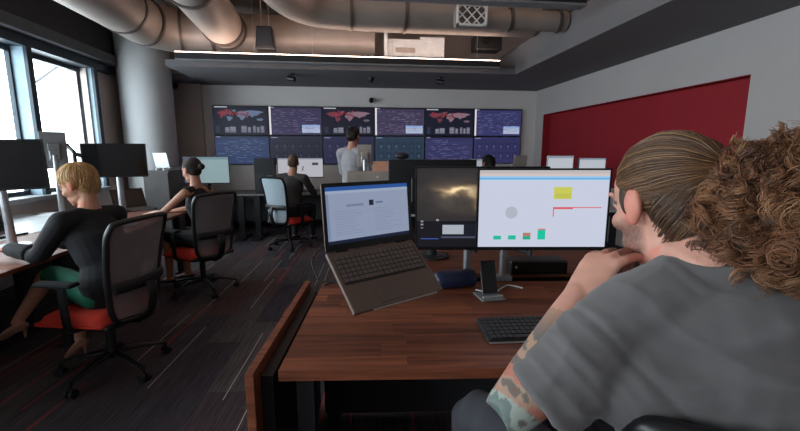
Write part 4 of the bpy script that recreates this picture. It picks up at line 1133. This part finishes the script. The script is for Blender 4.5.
M_blazer = mat('black_blazer_wool', (24, 24, 29), .85, bump=.15, bscale=300)
M_skirt = mat('green_skirt', (10, 98, 74), .75, bump=.1, bscale=60)
M_dress = mat('black_dress', (20, 20, 24), .8, bump=.1, bscale=200)
M_jacket = mat('dark_jacket', (56, 51, 51), .85, bump=.1, bscale=200)
M_shirt = mat('pale_grey_shirt', (152, 149, 156), .8, bump=.1, bscale=120)
M_trous = mat('dark_trousers', (30, 32, 40), .85, bump=.1, bscale=200)
M_nude = mat('nude_leather', (150, 108, 90), .4)

# blonde woman, black blazer, green skirt, legs crossed
def loc_of(o_loc, rz, w): return Matrix.Rotation(-rz, 3, 'Z') @ (Vector(w)-Vector(o_loc))
wl = Vector((-1.56, 2.69, 0)); wr_ = math.radians(66)
L1 = lambda w: loc_of(wl, wr_, w)
P1 = dict(pelvis=(0, -.02, .565), chest=(0, .07, .89), neck=(0, .10, 1.06), head=(0, .165, 1.215), hyaw=.38, hpitch=-.35, slump=-.02, sleeve=1., bulk=.016, heel=.07, shoe=M_nude,
          handL=(-.20, .54, .815), handR=(.05, .47, .81), elbowL=(-.1, -.4, -1), elbowR=(.9, -.3, -.7), palm=(0, 0, -1),
          kneeL=(-.06, .44, .62), kneeR=(.12, .40, .56), ankleL=L1(atY(17, 322, 2.72)), ankleR=L1(atY(80, 338, 2.62)), toeL=(-.2, 1, -.35), toeR=(.1, 1, -.55))
generic_person('blonde woman in a black blazer and green skirt typing at a laptop', wl, wr_, P1, ('blazer', M_blazer, ''), ('skirt', M_skirt, 'skirt'), (196, 142, 116),
               short_hair([(206, 158, 104), (228, 186, 130), (178, 130, 82), (216, 170, 116)], .15, low=-.62, fringe=.25, n=900, thick=.0016), female=True, voxel=.006)
# woman with the bun, sleeveless black dress
w2 = Vector((-1.49, 4.26, 0)); w2r = math.radians(66)
P2 = dict(pelvis=(0, -.02, .565), chest=(0, .05, .89), neck=(0, .08, 1.07), head=(0, .12, 1.235), hyaw=-.1, hpitch=-.2, slump=-.02, sleeve=0, heel=.05,
          handL=(-.20, .50, .80), handR=(.06, .50, .79), elbowL=(-.8, -.3, -.7), elbowR=(.9, -.2, -.8), kneeL=(-.1, .40, .56), kneeR=(.1, .40, .56), ankleL=(-.1, .42, .12), ankleR=(.1, .38, .12))
generic_person('woman with dark hair in a bun wearing a sleeveless black dress', w2, w2r, P2, ('dress_top', M_dress, ''), ('dress_skirt', M_dress, 'skirt'), (190, 136, 112),
               bun_hair([(44, 32, 26), (66, 48, 38), (54, 40, 30)]), female=True)
# seated man seen from behind
m3 = Vector((-.90, 6.10, 0)); m3r = math.radians(-18)
P3 = dict(pelvis=(0, -.02, .565), chest=(0, .06, .90), neck=(0, .09, 1.09), head=(0, .14, 1.255), hyaw=.35, hpitch=-.15, sleeve=1., handL=(-.2, .45, .80), handR=(.2, .45, .80),
          kneeL=(-.14, .42, .57), kneeR=(.14, .42, .57), ankleL=(-.15, .40, .11), ankleR=(.15, .40, .11))
generic_person('balding man in a dark jacket seated at the wide white monitor', m3, m3r, P3, ('jacket', M_jacket, ''), ('trousers', M_trous, ''), (176, 126, 104),
               short_hair([(112, 84, 70), (96, 74, 62)], .02, seed=4, n=300, thick=.001))
# standing man
q = atY(352, 150, 5.5)
m4 = Vector((q.x, 5.5, .0))
P4 = dict(pelvis=(0, 0, .95), chest=(0, 0, 1.27), neck=(0, 0, 1.47), head=(0, .04, 1.625), hyaw=.15, hpitch=-.15, sleeve=.8, handL=(-.12, .30, 1.08), handR=(.14, .3, 1.06), elbowL=(-.5, -.5, -1), elbowR=(.5, -.5, -1), shoulder=(.185, -.01, -.055),
          kneeL=(-.1, .02, .5), kneeR=(.1, .02, .5), ankleL=(-.11, 0, .09), ankleR=(.11, 0, .09))
generic_person('dark haired man standing in a pale grey shirt before the displays', m4, math.radians(-36), P4, ('shirt', M_shirt, ''), ('trousers', M_trous, ''), (186, 134, 110),
               short_hair([(36, 28, 24), (52, 40, 34)], .07, seed=6, n=300))
# person hidden behind the white monitor, only the crown of the head shows
q = atY(488, 162, 5.4)
m5 = Vector((q.x+.14, 5.6, 0))
P5 = dict(pelvis=(0, -.02, .565), chest=(0, .04, .90), neck=(0, .07, 1.07), head=(0, .10, 1.245), sleeve=1., handL=(-.2, .4, .80), handR=(.2, .4, .80),
          kneeL=(-.14, .40, .57), kneeR=(.14, .40, .57), ankleL=(-.15, .40, .11), ankleR=(.15, .40, .11))
generic_person('black haired person seated low beyond the white monitor', m5, .5, P5, ('jacket', M_jacket, ''), ('trousers', M_trous, ''), (150, 108, 90),
               short_hair([(16, 14, 14), (26, 22, 22)], .14, seed=8, n=300, low=-.6))
copy_tree(ch1, m5, .5, 'office chair under the black haired person beyond the white monitor')

# ------------------------------------------------------------------ the long haired man in front
man = thing('person', 'man with curly tied-back hair in a grey T-shirt, hand at his chin', 'person', (HIP.x, HIP.y, 0))
OFF = Vector((HIP.x, HIP.y, 0))
def W(v): return Vector(v)-OFF
S = 1.10
Ch = atD(663, 203, .87)
hyaw = math.radians(7)
Mh = Matrix.Translation(W(Ch)) @ Matrix.Rotation(hyaw, 4, 'Z') @ Matrix.Rotation(-.20, 4, 'X') @ Matrix.Rotation(-.04, 4, 'Y')
fw = fwd(mr); rtv = Vector((math.cos(mr), math.sin(mr), 0))
shL = W(atD(613, 324, .79)); shR = shL+rtv*.44+Vector((0, 0, .05))
mid_ = (shL+shR)/2
neckb = mid_+Vector((-.04, .03, .085))-fw*.01
pel = Vector((0, 0, .565)); chest = mid_-fw*.01+Vector((0, 0, -.14)); waist = pel.lerp(chest, .5)-fw*.02
elL = W(atD(507, 414, .79)); wrL = W(atD(578, 295, .86))
elR = shR+rtv*.07+fw*.18+Vector((0, 0, -.22)); wrR = elR+fw*.23-rtv*.10+Vector((0, 0, .0)); 
kneeM = {-1: W((.37, 1.06, .64)), 1: W((.92, 1.02, .60))}
body = MB()
tor = [pel+Vector((0, 0, -.05)), pel+Vector((0, 0, .08)), waist, chest, mid_+Vector((0, 0, .0))-fw*.005]
upv = fw
limb(body, tor, [(.16, .11), (.165, .12), (.155, .11), (.17, .115), (.13, .075)], 5, 22, up=upv)
head_prims(body, Mh, False, S, 1.15); neck_prims(body, Mh, neckb, .064, S)
limb(body, [neckb-Vector((0, 0, .02)), shL], [.06, .055], 4, 14); limb(body, [neckb-Vector((0, 0, .02)), shR], [.06, .055], 4, 14)
armr = [.058, .052, .044, .045, .036, .028]
ptsL = [shL, shL.lerp(elL, .5), elL, elL.lerp(wrL, .33), elL.lerp(wrL, .75), wrL]
ptsR = [shR, shR.lerp(elR, .5), elR, elR.lerp(wrR, .33), elR.lerp(wrR, .75), wrR]
limb(body, ptsL, armr, 6, 18); limb(body, ptsR, armr, 6, 18)
# left hand raised to the chin: back of the hand to the window, fingers folding towards the mouth
hd = (W(atD(606, 257, .875))-wrL).normalized()
hand_prims(body, wrL, hd, Vector((.86, .30, -.35)), 1.15, side=1, curl=(.62, .85, .5), spread=.24, thumb=(.30, .05))
hand_prims(body, wrR, (wrR-elR), Vector((0, 0, -1)), 1.0, side=-1, curl=(.3, .4, .3))
for sx in (-1, 1):
    hp = pel+rtv*sx*.09+Vector((0, 0, -.03)); K = kneeM[sx]; A = K+fw*.06+Vector((0, 0, -.50))
    limb(body, [hp, hp.lerp(K, .5), K, K.lerp(A, .35), A], [.085, .078, .06, .055, .038], 4, 14)
    limb(body, [A-fw*.03+Vector((0, 0, -.03)), A+fw*.06+Vector((0, 0, -.045)), A+fw*.14+Vector((0, 0, -.06))], [(.03, .03), (.036, .026), (.03, .014)], 4, 12, up=(0, 0, 1))
axis = (wrL-elL); al = axis.length; axn = axis/al
TAT = [Vector(hexc(*c)) for c in ((52, 112, 116), (150, 176, 170), (182, 108, 92), (60, 84, 88), (170, 140, 118), (96, 66, 60))]
def tattoo(co):
    d = co-elL; t_ = d.dot(axn); r = (d-axn*t_).length
    up_ = (co-elL).dot((shL-elL).normalized())
    onf = -.07 < t_ < al*.80 and r < .085
    onu = (co-elL).length < .16 and r < .2 and co.x < shL.x-.05
    if not (onf or onu): return None
    if co.z > elL.z+.19: return None
    k = noise.noise(co*22)+.5*noise.noise(co*55)+.15
    g = min(1, max(0, (t_+.03)/(al*.5)))
    if g < .38: c = TAT[0] if k > .25 else (TAT[1] if k > -.05 else (TAT[3] if k > -.3 else TAT[2]))
    elif g < .8: c = TAT[2] if k > .15 else (TAT[4] if k > -.12 else (TAT[3] if k > -.35 else TAT[5]))
    else: c = TAT[3] if k > .1 else TAT[4]
    c = c.lerp(Vector(hexc(186, 140, 120)), .25+.6*max(0, (t_-al*.55)/(al*.25)) if t_ > al*.55 else .25)
    return tuple(c)
remeshed('body', body, .0042, 3, man, M_skin, skin_colour(Mh, S, (204, 150, 132), stubble=(74, 54, 46), extra=tattoo))
# T-shirt: torso, shoulders, short wide sleeves down to the elbows
shirt = MB()
limb(shirt, [pel+Vector((0, 0, -.03)), pel+Vector((0, 0, .1)), waist, chest-Vector((0, 0, .04)), chest+Vector((0, 0, .06)), mid_+Vector((0, 0, -.01))], [(.185, .135), (.19, .145), (.19, .14), (.205, .145), (.205, .14), (.17, .105)], 5, 26, up=upv)
limb(shirt, [shL+rtv*.03+Vector((0, 0, -.10))-fw*.02, mid_+Vector((0, 0, -.10))-fw*.035, shR-rtv*.03+Vector((0, 0, -.10))-fw*.02], [.10, .115, .10], 4, 18)
limb(shirt, [shL+rtv*.04+Vector((0, 0, -.03)), mid_+Vector((0, 0, .0))-fw*.03, shR-rtv*.04+Vector((0, 0, -.03))], [.085, .10, .085], 4, 18)
limb(shirt, [neckb+Vector((0, 0, -.04)), (neckb+shL)/2+Vector((0, 0, -.012)), shL+Vector((0, 0, -.005))], [.082, .084, .080], 4, 18)
limb(shirt, [neckb+Vector((0, 0, -.04)), (neckb+shR)/2+Vector((0, 0, -.012)), shR+Vector((0, 0, -.005))], [.082, .084, .080], 4, 18)
limb(shirt, [neckb+Vector((0, 0, -.04)), neckb+Vector((-.004, .008, .022))], [.084, .076], 4, 20, round_ends=False)
slv = Vector((.03, .0, -.005))
cuffL = shL.lerp(elL, .86)
limb(shirt, [shL, shL.lerp(cuffL, .35)+slv*.6, shL.lerp(cuffL, .7)+slv, cuffL+slv], [.080, .086, .086, .082], 5, 22, round_ends=False)
limb(shirt, [shL+Vector((.07, -.0, -.07)), shL.lerp(cuffL, .45)+Vector((.07, .0, -.05))], [.09, .07], 4, 16)
cuffR = shR.lerp(elR, .7)
limb(shirt, [shR, shR.lerp(cuffR, .5), cuffR], [.080, .08, .078], 5, 22, round_ends=False)
adir = (elL-shL).normalized()
def shirt_fold(co, n):
    d = co-shL; t_ = d.dot(adir); w = 0.
    if t_ > .02 and co.x < shL.x+.10:                     # creases across the sleeve
        w += .0028*math.sin(t_*80+6*noise.noise(co*6)+d.z*18)*min(1, t_/.1)*max(0, .3+noise.noise(co*5))
    w += .006*noise.noise(Vector((co.x*5+co.z*6, co.y*5, co.z*5-co.x*4)))
    w += .0045*noise.noise(Vector((co.x*9-co.z*20, co.y*9, co.z*9+co.x*5)))
    w += .0022*noise.noise(Vector((co.x*20+co.z*38, co.y*20, co.z*14-co.x*22)))
    w += .004*math.sin((co.z*.8+(co.x-shL.x)*.55)*70+3*noise.noise(co*5))*max(0, 1-abs(co.z-shL.z+.22)/.16)*(.4+.6*noise.noise(co*4))
    def ridge(p, pw): return max(0., 1-2.2*abs(noise.noise(p)))**pw
    w += .0060*ridge(Vector((co.x*3+co.z*7.5, co.y*4, co.z*3-co.x*3+2)), 3)-.003
    w += .0040*ridge(Vector((co.x*5-co.z*11, co.y*5, co.z*4+co.x*4+7)), 3)
    if t_ > .0 and d.x < .12: w += .0045*ridge(Vector((t_*16, d.z*5+d.x*6, 4.)), 2)*min(1, t_/.08)
    w -= .0035*math.exp(-((t_-.035)/.006)**2)             # sleeve seam
    cz = (co-neckb).length
    w += .0025 if .085 < cz < .100 and co.z > neckb.z-.02 else 0.
    return w
M_tee = mat('grey_tshirt_jersey', (98, 94, 95), .9, var=.06, bump=.12, bscale=500, sheen=.2)
remeshed('t_shirt', shirt, .006, 8, man, M_tee, deform=shirt_fold)
tr_ = MB()
for sx in (-1, 1):
    hp = pel+rtv*sx*.09+Vector((0, 0, -.03)); K = kneeM[sx]; A = K+fw*.06+Vector((0, 0, -.48))
    limb(tr_, [hp, hp.lerp(K, .5), K, K.lerp(A, .35), A], [.1, .09, .073, .068, .055], 4, 16)
    so = MB(); A2 = A+Vector((0, 0, -.055))
    limb(so, [A2-fw*.045, A2+fw*.05+Vector((0, 0, -.014)), A2+fw*.13+Vector((0, 0, -.02)), A2+fw*.19+Vector((0, 0, -.024))], [(.037, .036), (.045, .032), (.046, .026), (.028, .018)], 4, 14, up=(0, 0, 1))
    remeshed('shoe', so, .006, 2, man, M_black)
limb(tr_, [pel+Vector((0, 0, -.055)), pel+Vector((0, 0, .05))], [(.17, .13), (.175, .13)], 4, 20, up=upv)
remeshed('trousers', tr_, .009, 4, man, mat('grey_blue_trousers', (56, 56, 62), .9, bump=.1, bscale=300))
# smooth hair combed back to the tie
rr = random.Random(11); st = []
HC = [(104, 74, 54), (124, 90, 64), (88, 62, 47), (138, 100, 70)]
T = Vector((.10, -.95, .10))
cap = MB(); R3 = Mh.to_3x3(); cap.ell(Mh @ (Vector((0, -.028, .045))*S), [.0775*S, .092*S, .084*S], R3, 28, 18); cap.ell(Mh @ (Vector((0, -.050, .0))*S), [.0705*S, .064*S, .076*S], R3, 24, 16); cap.ell(Mh @ (Vector((0, -.052, -.055))*S), [.052*S, .042*S, .05*S], R3, 20, 14); [cap.ell(Mh @ (Vector((sx*.064, .022, .015))*S), [.012*S, .016*S, .035*S], R3, 14, 10) for sx in (-1, 1)]
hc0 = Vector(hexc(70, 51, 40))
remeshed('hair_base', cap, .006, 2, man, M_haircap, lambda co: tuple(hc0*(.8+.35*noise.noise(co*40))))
for _ in range(2200):
    az = rr.uniform(-PI*.86, PI*.86); fr = math.cos(az/2)
    z = -.62+1.02*max(0, math.cos(az*.62))**1.0*max(0, min(1, 1.25-abs(az)/2.2))+rr.uniform(-.05, .05)
    if abs(az) > 1.3: z -= .25*rr.random()
    z = max(-.9, min(.62, z)); q = math.sqrt(max(0, 1-z*z))
    a_ = (math.sin(az)*q, math.cos(az)*q, z)
    k = rr.random(); col = Vector(hexc(*rr.choice(HC)))*rr.uniform(.7, 1.2)
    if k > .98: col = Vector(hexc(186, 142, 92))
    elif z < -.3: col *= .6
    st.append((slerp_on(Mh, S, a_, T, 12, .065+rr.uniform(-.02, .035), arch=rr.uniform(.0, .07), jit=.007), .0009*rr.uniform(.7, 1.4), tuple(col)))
for _ in range(1100):                                    # shorter hair swept up from the nape
    az = rr.choice((-1, 1))*rr.uniform(1.35, 3.14); z = rr.uniform(-.88, .15); q = math.sqrt(1-z*z)
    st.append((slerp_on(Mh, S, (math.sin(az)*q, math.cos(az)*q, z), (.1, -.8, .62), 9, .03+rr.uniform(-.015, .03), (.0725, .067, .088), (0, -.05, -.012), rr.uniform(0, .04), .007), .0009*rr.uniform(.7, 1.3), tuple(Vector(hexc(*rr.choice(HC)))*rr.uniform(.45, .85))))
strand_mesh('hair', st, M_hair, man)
# big frizzy tail of curls, gathered in locks
st = []; B = W(atD(771, 217, .70)); BR = Vector((.106, .10, .132))
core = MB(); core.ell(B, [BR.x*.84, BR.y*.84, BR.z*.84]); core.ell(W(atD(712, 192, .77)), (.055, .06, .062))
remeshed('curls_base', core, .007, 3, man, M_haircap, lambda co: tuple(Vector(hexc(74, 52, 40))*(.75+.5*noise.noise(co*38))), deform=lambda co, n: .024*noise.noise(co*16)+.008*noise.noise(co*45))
CC = [(122, 80, 56), (142, 96, 66), (98, 66, 50), (158, 112, 80), (128, 84, 58)]
root = W(atD(702, 192, .80))
for i in range(420):                                     # locks
    a = rr.uniform(0, 2*PI); z = rr.uniform(-1, 1); q = math.sqrt(1-z*z); v = Vector((math.cos(a)*q, math.sin(a)*q, z)); rad_ = rr.uniform(.78, 1.0)
    p0 = B+Vector((v.x*BR.x, v.y*BR.y, v.z*BR.z))*rad_
    if rr.random() < .16: p0 = root.lerp(B, rr.random()*.55)+Vector((rr.gauss(0, .025), rr.gauss(0, .03), rr.gauss(0, .035)))
    ax_ = (v*.25+Vector((rr.gauss(0, .45), rr.gauss(0, .45), -.8+rr.gauss(0, .4)))).normalized()
    u = ax_.orthogonal().normalized(); w_ = ax_.cross(u); R0 = rr.uniform(.007, .015); Ln = rr.uniform(.04, .085); turns = Ln/rr.uniform(.02, .036); n_ = int(8+turns*7); ph_ = rr.uniform(0, 6.28)
    bend = Vector((rr.gauss(0, .3), rr.gauss(0, .3), rr.gauss(0, .2)))
    base_c = Vector(hexc(*rr.choice(CC)))*rr.uniform(.7, 1.2)
    if rr.random() > .95: base_c = Vector(hexc(172, 130, 92))
    for k2 in range(16):
        off = Vector((rr.gauss(0, .002), rr.gauss(0, .002), rr.gauss(0, .003))); dp = rr.gauss(0, .16); sc_ = rr.uniform(.85, 1.12); pts = []
        for k in range(n_):
            t_ = k/(n_-1); aa = ph_+dp+2*PI*turns*t_; r_ = R0*sc_*(.6+.7*t_)
            pts.append(p0+off*(1+1.2*t_)+ax_*Ln*(t_-.5)+bend*Ln*(t_-.5)**2+u*r_*math.cos(aa)+w_*r_*math.sin(aa))
        st.append((pts, rr.uniform(.00045, .0008), tuple(base_c*rr.uniform(.8, 1.2))))
for i in range(450):                                    # loose frizz
    a = rr.uniform(0, 2*PI); z = rr.uniform(-1, 1); q = math.sqrt(1-z*z); v = Vector((math.cos(a)*q, math.sin(a)*q, z))
    p0 = B+Vector((v.x*BR.x, v.y*BR.y, v.z*BR.z))*rr.uniform(.9, 1.06); ax_ = (v*.4+Vector((rr.gauss(0, .6), rr.gauss(0, .6), rr.gauss(-.3, .6)))).normalized()
    u = ax_.orthogonal().normalized(); w_ = ax_.cross(u); R0 = rr.uniform(.002, .007); Ln = rr.uniform(.02, .05); pts = []
    for k in range(12):
        t_ = k/11; aa = 9*t_; pts.append(p0+ax_*Ln*(t_-.4)+u*R0*math.cos(aa)+w_*R0*math.sin(aa))
    st.append((pts, .0004, tuple(Vector(hexc(*rr.choice(CC)))*rr.uniform(.8, 1.3))))
strand_mesh('curls', st, M_hair, man)
obj('hair_tie', MB().loft([root+Vector((.03*math.cos(a), .012*math.sin(a), .034*math.sin(a+.3))) for a in [2*PI*k/24 for k in range(25)]], [.006]*25, 8, cap=False), M_black, man, smooth=True)

# ------------------------------------------------------------------ shared group phrases for repeated kinds
GROUPS = {'monitor': 'monitors on the desks', 'air_duct': 'round ducts under the ceiling', 'laptop': 'laptops on the desks', 'pendant_light': 'long hanging light bars', 'ceiling_spotlight': 'spotlights under the back soffit',
          'security_camera': 'cameras on the back wall', 'paper_sheet': 'papers on the window desk', 'work_bench': 'bench desks', 'person': 'people in the control room', 'laptop_stand': 'stands under laptops'}
for o in SC.objects:
    if o.get('category') and not o.get('group') and o.name.split('.')[0] in GROUPS: o['group'] = GROUPS[o.name.split('.')[0]]
